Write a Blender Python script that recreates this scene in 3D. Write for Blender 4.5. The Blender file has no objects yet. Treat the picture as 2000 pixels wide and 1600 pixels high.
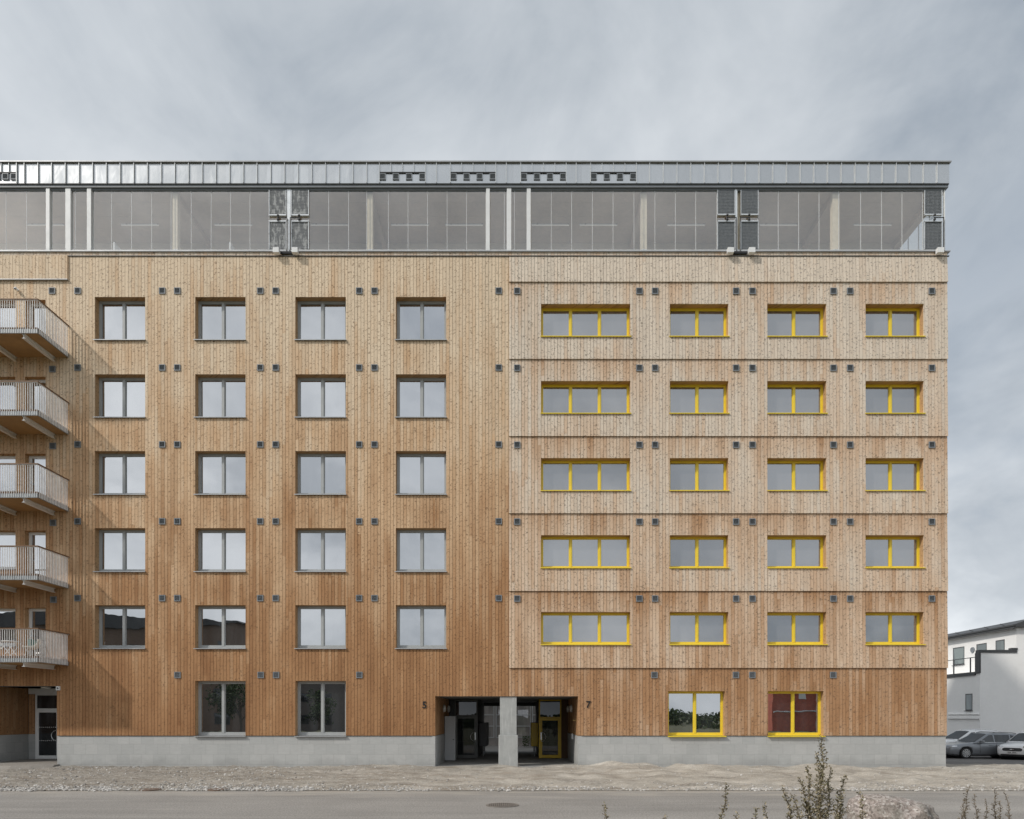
import bpy, bmesh, math, random
from mathutils import Vector, Matrix, noise
R = math.radians
random.seed(7)
sc = bpy.context.scene
COL = sc.collection
CX, HY, S, D = 1012.0, 1400.0, 50.0, 26.7      # principal point, pixels per metre on the facade, camera distance
CAMZ = 2.0
F = 1333.3
def X(px, dep=0.0): return (px - CX) / S * (1 + dep / D)
def Z(py, dep=0.0): return CAMZ + (HY - py) / S * (1 + dep / D)

# ------------------------------------------------------------------ mesh helper
class MB:
    def __init__(self):
        self.v, self.f, self.m, self.t = [], [], [], []
        self.cur = 0
        self.tone = 0.0
    def vert(self, p, t=None):
        self.v.append(tuple(p)); self.t.append(self.tone if t is None else t); return len(self.v) - 1
    def face(self, ids, m=None):
        self.f.append(tuple(ids)); self.m.append(self.cur if m is None else m)
    def quad(self, a, b, c, d, m=None):
        self.face([self.vert(p) for p in (a, b, c, d)], m)
    def box(self, x0, x1, y0, y1, z0, z1, m=None):
        P = [self.vert(p) for p in ((x0,y0,z0),(x1,y0,z0),(x1,y1,z0),(x0,y1,z0),(x0,y0,z1),(x1,y0,z1),(x1,y1,z1),(x0,y1,z1))]
        for q in ((0,3,2,1),(4,5,6,7),(0,1,5,4),(1,2,6,5),(2,3,7,6),(3,0,4,7)):
            self.face([P[i] for i in q], m)
    def obox(self, c, ax, ay, az, m=None):
        c, ax, ay, az = map(Vector, (c, ax, ay, az))
        P = [self.vert(c + sx*ax + sy*ay + sz*az) for sz in (-1,1) for sx, sy in ((-1,-1),(1,-1),(1,1),(-1,1))]
        for q in ((0,3,2,1),(4,5,6,7),(0,1,5,4),(1,2,6,5),(2,3,7,6),(3,0,4,7)):
            self.face([P[i] for i in q], m)
    def bar(self, a, b, w, h=None, m=None):
        a, b = Vector(a), Vector(b); d = (b - a); L = d.length; d.normalize()
        up = Vector((0,0,1)) if abs(d.z) < .95 else Vector((0,1,0))
        s = d.cross(up).normalized(); u = s.cross(d)
        self.obox((a+b)/2, d*L/2, s*w/2, u*(h or w)/2, m)
    def tube(self, pts, rad, n=8, m=None, cap=True):
        pts = [Vector(p) for p in pts]
        rads = rad if isinstance(rad, (list, tuple)) else [rad]*len(pts)
        rings = []
        for i, p in enumerate(pts):
            d = (pts[min(i+1, len(pts)-1)] - pts[max(i-1, 0)]).normalized()
            up = Vector((0,0,1)) if abs(d.z) < .9 else Vector((1,0,0))
            s = d.cross(up).normalized(); u = s.cross(d)
            rings.append([self.vert(p + (s*math.cos(2*math.pi*k/n) + u*math.sin(2*math.pi*k/n))*rads[i]) for k in range(n)])
        for a, b in zip(rings, rings[1:]):
            for k in range(n): self.face((a[k], a[(k+1)%n], b[(k+1)%n], b[k]), m)
        if cap:
            self.face(rings[0][::-1], m); self.face(rings[-1], m)
    def lathe(self, prof, c, axis='z', n=24, m=None):
        c = Vector(c); rings = []
        for r, h in prof:
            ring = []
            for k in range(n):
                a = 2*math.pi*k/n; p = (r*math.cos(a), r*math.sin(a), h)
                if axis == 'y': p = (p[0], h, p[1])
                if axis == 'x': p = (h, p[0], p[1])
                ring.append(self.vert(c + Vector(p)))
            rings.append(ring)
        for a, b in zip(rings, rings[1:]):
            for k in range(n): self.face((a[k], a[(k+1)%n], b[(k+1)%n], b[k]), m)
        self.face(rings[0][::-1], m); self.face(rings[-1], m)
    def prism(self, pts, y0, y1, m=None):      # outline in x,z extruded along y
        n = len(pts)
        a = [self.vert((x, y0, z)) for x, z in pts]; b = [self.vert((x, y1, z)) for x, z in pts]
        self.face(a, m); self.face(b[::-1], m)
        for k in range(n): self.face((a[k], b[k], b[(k+1)%n], a[(k+1)%n]), m)
    def mesh(self, name, mats, smooth=False, tone=False):
        me = bpy.data.meshes.new(name); me.from_pydata(self.v, [], self.f)
        for mm in (mats if isinstance(mats, (list, tuple)) else [mats]): me.materials.append(mm)
        me.polygons.foreach_set('material_index', self.m)
        if smooth: me.polygons.foreach_set('use_smooth', [True]*len(self.f))
        if tone:
            at = me.attributes.new('tone', 'FLOAT', 'POINT'); at.data.foreach_set('value', self.t)
        me.update(); return me
    def build(self, name, mats, parent=None, smooth=False, tone=False, bevel=0):
        me = self.mesh(name, mats, smooth, tone)
        if bevel:
            bm = bmesh.new(); bm.from_mesh(me)
            bmesh.ops.recalc_face_normals(bm, faces=bm.faces)
            bmesh.ops.bevel(bm, geom=list(bm.edges), offset=bevel, segments=2, affect='EDGES', profile=.6, clamp_overlap=True)
            bm.to_mesh(me); bm.free()
        else:
            bm = bmesh.new(); bm.from_mesh(me); bmesh.ops.recalc_face_normals(bm, faces=bm.faces); bm.to_mesh(me); bm.free()
        return link(name, me, parent)
def link(name, me, parent=None):
    o = bpy.data.objects.new(name, me); COL.objects.link(o)
    if parent: o.parent = parent
    return o
def tag(o, label, cat, group=None):
    o['label'] = label; o['category'] = cat
    if group: o['group'] = group
    return o
def thing(name, label, cat, loc=(0,0,0), rz=0, group=None):
    o = bpy.data.objects.new(name, None); COL.objects.link(o); o.location = loc; o.rotation_euler = (0,0,rz)
    o.empty_display_size = .2
    return tag(o, label, cat, group)
def struct(o, kind='structure'): o['kind'] = kind; return o
def copy_tree(o, parent=None):
    c = o.copy(); COL.objects.link(c)
    if parent: c.parent = parent
    for ch in list(o.children): copy_tree(ch, c)
    return c

# ------------------------------------------------------------------ materials
class NT:
    def __init__(self, name):
        self.mat = bpy.data.materials.new(name); self.mat.use_nodes = True
        self.t = self.mat.node_tree; self.bsdf = self.t.nodes['Principled BSDF']; self.out = self.t.nodes['Material Output']
    def n(self, kind, **kw):
        nd = self.t.nodes.new(kind)
        ins = kw.pop('i', {})
        for k, v in kw.items(): setattr(nd, k, v)
        for k, v in ins.items():
            if hasattr(v, 'is_output'): self.t.links.new(v, nd.inputs[k])
            else: nd.inputs[k].default_value = v
        return nd
    def math(self, op, a, b=0.0, c=0.0, clamp=False):
        return self.n('ShaderNodeMath', operation=op, use_clamp=clamp, i={0: a, 1: b, 2: c}).outputs[0]
    def mix(self, fac, a, b, blend='MIX'):
        nd = self.t.nodes.new('ShaderNodeMix'); nd.data_type = 'RGBA'; nd.blend_type = blend
        for k, v in ((0, fac), (6, a), (7, b)):
            if hasattr(v, 'is_output'): self.t.links.new(v, nd.inputs[k])
            else: nd.inputs[k].default_value = v if k == 0 else ((*v, 1) if len(v) == 3 else v)
        return nd.outputs[2]
    def coord(self): return self.n('ShaderNodeTexCoord').outputs['Object']
    def noise(self, vec, scale, detail=4, rough=.5, dist=0):
        return self.n('ShaderNodeTexNoise', i={'Vector': vec, 'Scale': scale, 'Detail': detail, 'Roughness': rough, 'Distortion': dist}).outputs['Fac']
    def mapping(self, vec, scale=(1,1,1), loc=(0,0,0)):
        return self.n('ShaderNodeMapping', i={'Vector': vec, 'Scale': scale, 'Location': loc}).outputs[0]
    def ramp(self, fac, stops):
        nd = self.n('ShaderNodeValToRGB', i={0: fac}); cr = nd.color_ramp
        while len(cr.elements) < len(stops): cr.elements.new(.5)
        for e, (p, c) in zip(cr.elements, stops): e.position = p; e.color = (*c, 1) if len(c) == 3 else c
        return nd.outputs[0]
    def rng(self, v, a, b, c, d):
        return self.n('ShaderNodeMapRange', i={0: v, 1: a, 2: b, 3: c, 4: d}).outputs[0]
    def set(self, k, v):
        if hasattr(v, 'is_output'): self.t.links.new(v, self.bsdf.inputs[k])
        else: self.bsdf.inputs[k].default_value = (*v, 1) if isinstance(v, tuple) and len(v) == 3 else v
    def bump(self, h, strength=.3, dist=.02):
        b = self.n('ShaderNodeBump', i={'Height': h, 'Strength': strength, 'Distance': dist})
        self.t.links.new(b.outputs[0], self.bsdf.inputs['Normal'])

def plain(name, col, rough=.6, metal=0.0, var=.12, scale=3.0, bump=0.0, spec=.5):
    t = NT(name); co = t.coord()
    nz = t.noise(co, scale, 5, .6); nz2 = t.noise(co, scale*9, 3, .6)
    f = t.math('ADD', t.rng(nz, .3, .7, 1-var, 1+var), t.rng(nz2, .3, .7, -var*.4, var*.4))
    t.set('Base Color', t.mix(1.0, col, t.n('ShaderNodeCombineColor', i={0: f, 1: f, 2: f}).outputs[0], 'MULTIPLY'))
    t.set('Roughness', t.rng(nz, .3, .7, max(0, rough-.07), min(1, rough+.07))); t.set('Metallic', metal); t.set('Specular IOR Level', spec)
    if bump: t.bump(nz2, bump, .01)
    return t.mat

def wood(name, stops, knot=(.13,.07,.035), gain=1.0):
    t = NT(name); co = t.coord()
    sep = t.n('ShaderNodeSeparateXYZ', i={0: co})
    u = t.math('ADD', sep.outputs[0], sep.outputs[1]); z = sep.outputs[2]
    uz = t.n('ShaderNodeCombineXYZ', i={0: u, 1: z, 2: 0.0}).outputs[0]
    geo = t.n('ShaderNodeNewGeometry').outputs['Random Per Island']
    tone = t.n('ShaderNodeAttribute', attribute_name='tone').outputs['Fac']
    blot = t.noise(t.mapping(uz, (1.2, .35, 1)), 1.0, 3, .5)
    # each board is also made of lengths with their own tone
    seg = t.math('FLOOR', t.math('ADD', t.math('MULTIPLY', z, .23), t.math('MULTIPLY', geo, 7.0)))
    wn = t.n('ShaderNodeTexWhiteNoise', noise_dimensions='2D', i={'Vector': t.n('ShaderNodeCombineXYZ', i={0: t.math('MULTIPLY', geo, 91.7), 1: seg, 2: 0.0}).outputs[0]}).outputs['Value']
    tn = t.math('ADD', tone, t.rng(blot, .3, .7, -.14, .14))
    tn = t.math('ADD', tn, t.rng(t.math('POWER', wn, 1.6), 0, 1, -.08, .13))
    col = t.ramp(tn, stops)
    # lightness from board to board, and the long grain
    g = t.noise(t.mapping(uz, (55, 1.6, 1), (0, 0, 0)), 1.0, 4, .6, .6)
    lum = t.math('MULTIPLY', t.rng(t.math('FRACT', t.math('MULTIPLY', wn, 13.7)), 0, 1, .94*gain, 1.05*gain), t.rng(g, .3, .75, 1.05, .88))
    col = t.mix(1.0, col, t.n('ShaderNodeCombineColor', i={0: lum, 1: lum, 2: lum}).outputs[0], 'MULTIPLY')
    # knots: dark specks with a curved eyebrow of grain
    off = t.math('MULTIPLY', geo, 37.0)
    kz = t.n('ShaderNodeCombineXYZ', i={0: u, 1: t.math('ADD', z, off), 2: 0.0}).outputs[0]
    v1 = t.n('ShaderNodeTexVoronoi', voronoi_dimensions='2D', i={'Vector': t.mapping(t.n('ShaderNodeVectorMath', operation='ADD', i={0: kz, 1: t.n('ShaderNodeVectorMath', operation='SCALE', i={0: t.n('ShaderNodeTexNoise', i={'Vector': t.mapping(kz, (26,26,1)), 'Scale': 1.0, 'Detail': 1.0}).outputs['Color'], 3: .07}).outputs[0]}).outputs[0], (5.0, 6.6, 1)), 'Scale': 1.0})
    rad = t.rng(t.n('ShaderNodeSeparateColor', i={0: v1.outputs['Color']}).outputs[0], 0, 1, .03, .20)
    km = t.math('LESS_THAN', v1.outputs['Distance'], rad)
    wob = t.noise(t.mapping(kz, (9, 9, 1)), 1.0, 2, .5)
    v2 = t.n('ShaderNodeTexVoronoi', voronoi_dimensions='2D', i={'Vector': t.mapping(kz, (5.2, 5.6, 1), (3.1, 1.7, 0)), 'Scale': 1.0, 'Randomness': 1.0})
    ring = t.math('ABSOLUTE', t.math('SUBTRACT', v2.outputs['Distance'], t.rng(wob, .3, .7, .26, .36)))
    pos = t.n('ShaderNodeSeparateXYZ', i={0: v2.outputs['Position']}).outputs[1]
    here = t.math('MULTIPLY', t.math('ADD', z, off), 5.6)
    up = t.math('GREATER_THAN', t.math('SUBTRACT', t.math('ADD', here, 1.7), pos), .17)
    arc = t.math('MULTIPLY', t.math('MULTIPLY', t.math('LESS_THAN', ring, .085), up), t.math('GREATER_THAN', t.n('ShaderNodeSeparateColor', i={0: v2.outputs['Color']}).outputs[1], .35))
    # pointed grain arches, one board wide
    ub = t.math('DIVIDE', u, BW); bid = t.math('FLOOR', ub); uu = t.math('SUBTRACT', t.math('FRACT', ub), .5)
    arches = []
    for per, sd, kk in ((2.3, 3.3, .26), (1.45, 8.1, .16)):
        w = t.math('ADD', t.math('MULTIPLY', t.math('ADD', t.math('ADD', z, t.math('MULTIPLY', t.math('MULTIPLY', uu, uu), kk)), t.math('MULTIPLY', wob, .025)), per), t.math('ADD', t.math('MULTIPLY', geo, 53.0), sd))
        cell = t.math('FLOOR', w); fr = t.math('FRACT', w)
        rr = t.n('ShaderNodeTexWhiteNoise', noise_dimensions='2D', i={'Vector': t.n('ShaderNodeCombineXYZ', i={0: cell, 1: bid, 2: 0.0}).outputs[0]}).outputs['Color']
        rs = t.n('ShaderNodeSeparateColor', i={0: rr})
        dd = t.math('SUBTRACT', fr, t.rng(rs.outputs[0], 0, 1, .15, .85))
        band = t.rng(t.math('ABSOLUTE', dd), .012*per, .022*per, 1, 0)
        arches.append(t.math('MULTIPLY', band, t.rng(rs.outputs[1], .2, .8, .15, 1.0)))
    arch = t.math('MAXIMUM', arches[0], arches[1])
    clus = t.rng(t.noise(t.mapping(kz, (3.1, .7, 1)), 1.0, 3, .6), .38, .60, .50, 1.1)
    km = t.math('MULTIPLY', km, clus); arch = t.math('MULTIPLY', arch, clus)
    kf = t.math('MAXIMUM', t.math('MAXIMUM', t.math('MULTIPLY', km, .6), t.math('MULTIPLY', arc, .35)), t.math('MULTIPLY', arch, .85))
    col = t.mix(kf, col, t.mix(.55, col, knot, 'MIX'), 'MIX')
    t.set('Base Color', t.mix(t.math('MULTIPLY', km, .35), col, knot))
    t.set('Roughness', .72); t.set('Specular IOR Level', .25)
    t.bump(g, .25, .004)
    return t.mat

def glass_dark(name, tint=(.02,.022,.024), refl=.55, warp=.006, vary=2.2, fres=.6):
    """a window pane seen by day: dark room behind, sky mirrored in it"""
    t = NT(name); co = t.coord()
    w = t.noise(co, 1.3, 2, .4)
    b = t.n('ShaderNodeBump', i={'Height': w, 'Strength': warp*10, 'Distance': .02}).outputs[0]
    gl = t.n('ShaderNodeBsdfGlossy', i={'Color': (.93,.95,.98,1), 'Roughness': 0.0, 'Normal': b}).outputs[0]
    col = t.mix(t.rng(t.noise(t.mapping(co, (2.5,1,.4)), 1.0, 3), .45, .6, 0, 1), tint, tuple(c*vary for c in tint))
    df = t.n('ShaderNodeBsdfDiffuse', i={'Color': col}).outputs[0]
    lw = t.n('ShaderNodeLayerWeight', i={'Blend': .25}).outputs['Fresnel']
    fac = t.math('ADD', t.math('MULTIPLY', lw, fres), refl, clamp=True)
    mx = t.n('ShaderNodeMixShader', i={0: fac, 1: df, 2: gl})
    t.t.links.new(mx.outputs[0], t.out.inputs['Surface']); return t.mat
def glass_clear(name, tint=(.965,.97,.965), refl=.22):
    t = NT(name); co = t.coord()
    b = t.n('ShaderNodeBump', i={'Height': t.noise(co, .8, 2, .4), 'Strength': .12, 'Distance': .02}).outputs[0]
    gl = t.n('ShaderNodeBsdfGlossy', i={'Color': (.95,.96,.98,1), 'Roughness': 0.0, 'Normal': b}).outputs[0]
    tr = t.n('ShaderNodeBsdfTransparent', i={'Color': (*tint, 1)}).outputs[0]
    lw = t.n('ShaderNodeLayerWeight', i={'Blend': .2}).outputs['Fresnel']
    ff = t.math('SUBTRACT', 1.0, t.n('ShaderNodeNewGeometry').outputs['Backfacing'])
    mx = t.n('ShaderNodeMixShader', i={0: t.math('MULTIPLY', t.math('ADD', t.math('MULTIPLY', lw, .5), refl, clamp=True), ff), 1: tr, 2: gl})
    t.t.links.new(mx.outputs[0], t.out.inputs['Surface']); return t.mat

BW = .128
M = {}
M['wood_left'] = wood('weathered timber boards', [(0,(.73,.59,.43)),(.3,(.62,.425,.26)),(.62,(.405,.222,.108)),(1,(.265,.126,.054))])
M['wood_right'] = wood('pale timber boards', [(0,(.71,.615,.505)),(.3,(.645,.475,.335)),(.62,(.435,.248,.13)),(1,(.27,.125,.05))], knot=(.07,.05,.035))
M['wood_back'] = plain('dark batten wall', (.10,.06,.035), .85, var=.2)
M['reveal'] = wood('reveal boards', [(0,(.56,.37,.21)),(1,(.45,.26,.12))])
M['post_wood'] = plain('pale glulam', (.80,.70,.54), .6, var=.1, scale=6)
M['ply'] = plain('plywood soffit', (.40,.25,.115), .6, var=.15, scale=1.5)
M['rail_wood'] = plain('brown handrail timber', (.17,.095,.05), .6, var=.2)
M['deck_wood'] = plain('deck boards', (.34,.20,.10), .7, var=.2)
M['grey_frame'] = plain('grey window paint', (.38,.395,.395), .4, var=.05)
M['yellow'] = plain('yellow window paint', (.80,.605,.045), .35, var=.05)
M['yellow_dim'] = plain('yellow steel paint', (.72,.48,.02), .4, var=.06)
M['sill'] = plain('grey aluminium sill', (.42,.43,.44), .35, metal=.35, var=.06)
M['white_metal'] = plain('white powder coat', (.76,.77,.77), .35, var=.04)
M['alu'] = plain('brushed aluminium', (.70,.72,.73), .3, metal=.6, var=.08)
M['edge'] = plain('glass edge profile', (.58,.59,.59), .5, var=.05)
M['zinc_channel'] = plain('galvanised channel', (.27,.285,.295), .5, metal=.3, var=.25, scale=6)
M['zinc_bar'] = plain('galvanised bars', (.80,.81,.81), .45, metal=.0, var=.15, scale=8)
M['dark_metal'] = plain('dark grey metal', (.06,.062,.066), .45, var=.1)
M['dark_hole'] = plain('dark cavity', (.018,.018,.02), .8, var=.1)
M['vent_grey'] = plain('vent grey', (.21,.23,.25), .5, var=.08)
M['concrete'] = plain('concrete soffit', (.23,.23,.22), .85, var=.15, scale=1.2, bump=.1)
M['white_render'] = plain('white render', (.87,.87,.86), .9, var=.04, scale=.6, bump=.05)
M['ceiling_wood'] = plain('timber slab soffit', (.72,.605,.50), .7, var=.1, scale=.8)
M['inner_wall'] = plain('terrace back wall', (.86,.80,.70), .8, var=.06)
M['charcoal'] = plain('charcoal flashing', (.055,.057,.06), .5, var=.12)
M['pane'] = glass_dark('window glass', refl=.52)
M['pane_dim'] = glass_dark('coated window glass', tint=(.085,.085,.09), refl=.34, vary=1.15)
M['pane_dark'] = glass_dark('door glass', refl=.05)
M['terrace_glass'] = glass_clear('terrace glass')
M['rubber'] = plain('black rubber', (.02,.02,.021), .8, var=.2)
def mat_lit():
    t = NT('lit tube'); t.set('Base Color', (.75,.74,.70)); t.set('Emission Color', (1,.97,.92)); t.set('Emission Strength', .14); return t.mat
M['tube_lit'] = mat_lit()
M['lamp_white'] = plain('opal lamp', (.75,.74,.70), .4, var=.03)
M['rust'] = plain('rusty iron', (.15,.108,.083), .8, var=.35, scale=20, bump=.3)
M['iron'] = plain('cast iron', (.20,.18,.16), .7, var=.3, scale=20, bump=.3)

def mat_zinc():
    t = NT('standing seam zinc'); co = t.coord()
    sep = t.n('ShaderNodeSeparateXYZ', i={0: co})
    cell = t.math('FLOOR', t.math('DIVIDE', t.math('ADD', sep.outputs[0], .18), .5335))
    rnd = t.n('ShaderNodeTexWhiteNoise', noise_dimensions='1D', i={'W': cell}).outputs['Value']
    l = t.noise(t.mapping(co, (2.2, 1, 1.3)), 1.0, 2, .5, .4)
    h = t.math('ADD', l, t.math('MULTIPLY', rnd, .3))
    f = t.rng(rnd, 0, 1, .50, .57)
    t.set('Base Color', t.n('ShaderNodeCombineColor', i={0: f, 1: t.math('MULTIPLY', f, 1.03), 2: t.math('MULTIPLY', f, 1.05)}).outputs[0])
    t.set('Metallic', .85); t.set('Roughness', t.rng(t.noise(co, 1.2, 2), .3, .7, .20, .28))
    t.bump(l, .22, .05); return t.mat
M['zinc'] = mat_zinc()
M['seam'] = plain('folded zinc seam', (.56,.58,.59), .4, metal=.25, var=.05)
def mat_plinth():
    t = NT('grey plinth tiles'); co = t.coord()
    sep = t.n('ShaderNodeSeparateXYZ', i={0: co})
    uz = t.n('ShaderNodeCombineXYZ', i={0: t.math('ADD', sep.outputs[0], sep.outputs[1]), 1: t.math('ADD', sep.outputs[2], -.13), 2: 0.0}).outputs[0]
    br = t.n('ShaderNodeTexBrick', offset=.37, i={'Vector': uz, 'Color1': (.400,.408,.402,1), 'Color2': (.445,.450,.442,1), 'Mortar': (.335,.34,.335,1), 'Scale': 1.0, 'Mortar Size': .008, 'Mortar Smooth': .6, 'Brick Width': .47, 'Row Height': .40, 'Bias': 0.0})
    n1 = t.noise(co, 1.1, 5, .65); n2 = t.noise(t.mapping(co, (4, 4, 18)), 1.0, 4, .6)
    f = t.math('MULTIPLY', t.math('MULTIPLY', t.rng(n1, .3, .7, .95, 1.04), t.rng(t.math('ADD', sep.outputs[2], t.rng(n1, .3, .7, -.18, .18)), .12, .42, .84, 1.0)), t.rng(n2, .3, .7, .95, 1.05))
    t.set('Base Color', t.mix(1.0, br.outputs['Color'], t.n('ShaderNodeCombineColor', i={0: f, 1: f, 2: f}).outputs[0], 'MULTIPLY'))
    t.set('Roughness', .8); t.bump(br.outputs['Fac'], -.3, .01); return t.mat
M['plinth'] = mat_plinth()
def mat_pillar():
    t = NT('cast concrete pillar'); co = t.coord()
    n1 = t.noise(co, 2.0, 6, .65); n2 = t.noise(t.mapping(co, (14, 14, 1.4)), 1.0, 4, .6)
    c = t.mix(t.rng(n2, .52, .72, 0, .5), t.mix(t.rng(n1, .3, .7, 0, 1), (.31,.32,.315), (.42,.43,.42)), (.55,.56,.55))
    t.set('Base Color', c); t.set('Roughness', .85); t.bump(n1, .15, .01); return t.mat
M['pillar'] = mat_pillar()
def mat_grille():
    t = NT('wire mesh grille'); co = t.coord()
    t.set('Base Color', t.mix(t.rng(t.noise(co, 14, 4), .4, .6, 0, 1), (.20,.215,.23), (.25,.265,.275))); t.set('Metallic', .2); t.set('Roughness', .5); return t.mat
M['grille'] = mat_grille()
def mat_film():
    t = NT('grille under torn film'); co = t.coord()
    n1 = t.noise(t.mapping(co, (5, 1, 1.8)), 1.5, 6, .7); n2 = t.noise(co, 30, 3, .7)
    m = t.math('GREATER_THAN', t.math('ADD', n1, t.math('MULTIPLY', n2, .25)), .60)
    t.set('Base Color', t.mix(m, (.56,.57,.57), (.27,.28,.29))); t.set('Roughness', .5); return t.mat
M['film'] = mat_film()
def mat_asphalt(name, col, streak=.16, speck=.25, speckscale=60, dust=False):
    t = NT(name); co = t.coord()
    n1 = t.noise(t.mapping(co, (.12, 1.1, 1)), 1.0, 5, .6, .3); n2 = t.noise(co, speckscale, 3, .7); n3 = t.noise(co, .35, 4, .6)
    f = t.math('MULTIPLY', t.math('MULTIPLY', t.rng(n1, .3, .72, 1-streak, 1+streak), t.rng(n2, .3, .7, 1-speck, 1+speck)), t.rng(n3, .3, .7, .9, 1.1))
    st = t.math('MULTIPLY', t.rng(t.noise(t.mapping(co, (.5, 5, 1), (4, 2, 0)), 1.0, 5, .7), .62, .72, 0, .45), t.rng(t.noise(co, .6, 2), .45, .6, 0, 1))
    c = t.mix(1.0, col, t.n('ShaderNodeCombineColor', i={0: f, 1: f, 2: f}).outputs[0], 'MULTIPLY')
    c = t.mix(st, c, (.42,.39,.35))
    if dust:
        yy = t.n('ShaderNodeSeparateXYZ', i={0: co}).outputs[1]
        dn = t.noise(t.mapping(co, (.45, 2.2, 1), (1, 7, 0)), 1.0, 6, .66)
        near = t.rng(t.math('ADD', yy, t.rng(dn, .3, .7, -.9, .9)), -8.3, -6.9, 0, .75)
        c = t.mix(t.math('MULTIPLY', near, t.rng(dn, .38, .62, .25, 1)), c, (.41,.375,.325))
    t.set('Base Color', c); t.set('Roughness', .88); t.bump(n2, .4, .01); return t.mat
M['road'] = mat_asphalt('worn road asphalt', (.262,.250,.234), .16, .38, 26, dust=True)
M['lot'] = mat_asphalt('parking asphalt', (.14,.132,.125), .2)
def mat_gravel():
    t = NT('sandy gravel'); co = t.coord()
    sep = t.n('ShaderNodeSeparateXYZ', i={0: co})
    n1 = t.noise(t.mapping(co, (.5, 1.3, 1)), 1.0, 6, .65, .5); n2 = t.noise(co, 26, 4, .75); n3 = t.noise(co, 75, 2, .7)
    vor = t.n('ShaderNodeTexVoronoi', i={'Vector': co, 'Scale': 16.0}).outputs['Color']
    vs = t.n('ShaderNodeSeparateColor', i={0: vor}).outputs[0]
    sand = t.ramp(n1, [(.3,(.29,.262,.225)),(.5,(.42,.388,.338)),(.7,(.53,.495,.44))])
    coarse = t.ramp(vs, [(0,(.20,.185,.165)),(.5,(.34,.315,.28)),(1,(.50,.47,.43))])
    left = t.rng(sep.outputs[0], -14, 3, .75, .08)
    edge = t.rng(t.math('ADD', sep.outputs[1], t.rng(n1, .3, .7, -1.2, 1.2)), -6.6, -4.2, .65, 0)
    cm = t.math('MULTIPLY', t.math('MAXIMUM', left, edge), t.rng(t.noise(co, 1.6, 5, .7), .35, .6, .2, 1), clamp=True)
    c = t.mix(cm, sand, coarse)
    f = t.math('MULTIPLY', t.rng(n2, .25, .75, .62, 1.36), t.rng(t.noise(t.mapping(co, (.9, 2.6, 1)), 1.0, 6, .72), .32, .68, .83, 1.14))
    f = t.math('MULTIPLY', f, t.rng(sep.outputs[0], -15, 3, .80, 1.0))
    dirt = t.math('MULTIPLY', t.rng(t.noise(t.mapping(co, (.7,1.6,1), (9,3,0)), 1.0, 6, .68), .50, .64, 0, .55), t.rng(sep.outputs[0], -2, 9, 1.0, .5))
    c = t.mix(dirt, c, (.25,.205,.16))
    t.set('Base Color', t.mix(1.0, c, t.n('ShaderNodeCombineColor', i={0: f, 1: f, 2: f}).outputs[0], 'MULTIPLY'))
    t.set('Roughness', .95); t.set('Specular IOR Level', .2); t.bump(t.math('ADD', n2, t.math('MULTIPLY', n3, .5)), .7, .03); return t.mat
M['gravel'] = mat_gravel()
def mat_stone(name, a, b, c):
    t = NT(name); co = t.coord()
    g = t.n('ShaderNodeNewGeometry').outputs['Random Per Island']
    col = t.ramp(g, [(0, a), (.5, b), (1, c)])
    t.set('Base Color', t.mix(t.rng(t.noise(co, 40, 3), .3, .7, 0, .35), col, (.12,.11,.10))); t.set('Roughness', .9); return t.mat
M['stones'] = mat_stone('loose stones', (.25,.24,.225), (.46,.445,.42), (.70,.685,.66))
def mat_granite():
    t = NT('pink granite'); co = t.coord()
    n1 = t.noise(co, 2.4, 6, .7); n2 = t.noise(co, 34, 4, .8); v = t.n('ShaderNodeTexVoronoi', i={'Vector': co, 'Scale': 45.0}).outputs['Color']
    vs = t.n('ShaderNodeSeparateColor', i={0: v}).outputs[0]
    c = t.ramp(vs, [(0,(.17,.145,.13)),(.35,(.30,.25,.225)),(.75,(.41,.355,.325)),(1,(.55,.52,.48))])
    c = t.mix(t.rng(n1, .45, .62, 0, .75), c, (.16,.15,.125))
    c = t.mix(t.rng(n2, .6, .72, 0, .8), c, (.62,.60,.55))
    t.set('Base Color', c); t.set('Roughness', .9); t.bump(t.math('ADD', n1, t.math('MULTIPLY', n2, .3)), .8, .05); return t.mat
M['granite'] = mat_granite()
def mat_leaf(name, stops):
    t = NT(name)
    g = t.n('ShaderNodeNewGeometry').outputs['Random Per Island']
    t.set('Base Color', t.ramp(g, stops)); t.set('Roughness', .8); t.set('Specular IOR Level', .2); return t.mat
M['weed'] = mat_leaf('dry weed leaves', [(0,(.14,.13,.07)),(.4,(.22,.195,.12)),(.75,(.31,.26,.18)),(1,(.42,.36,.26))])
M['weed_pale'] = mat_leaf('pale dead weed', [(0,(.13,.105,.075)),(.6,(.20,.165,.12)),(1,(.27,.225,.165))])
M['stem'] = plain('weed stem', (.10,.075,.045), .8, var=.3)
M['hedge'] = mat_leaf('hedge leaves', [(0,(.03,.06,.012)),(.5,(.06,.11,.022)),(1,(.11,.17,.04))])
M['far_leaf'] = mat_leaf('tree leaves', [(0,(.02,.035,.012)),(.5,(.04,.065,.02)),(1,(.07,.10,.035))])
M['bark'] = plain('bark', (.09,.07,.05), .9, var=.3)
M['grass_ground'] = plain('rough verge', (.10,.10,.05), .95, var=.4, scale=2, bump=.4)
def paint(name, col, metal=.0, rough=.3):
    t = NT(name); co = t.coord()
    t.set('Base Color', t.mix(t.rng(t.noise(co, 3, 4), .3, .7, 0, .12), col, tuple(c*.6 for c in col))); t.set('Metallic', metal); t.set('Roughness', rough)
    t.set('Coat Weight', .7); t.set('Coat Roughness', .06); return t.mat
M['car_grey'] = paint('grey metallic paint', (.23,.245,.265), .35, .34)
M['car_white'] = paint('white car paint', (.84,.85,.86), 0, .35)
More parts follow.
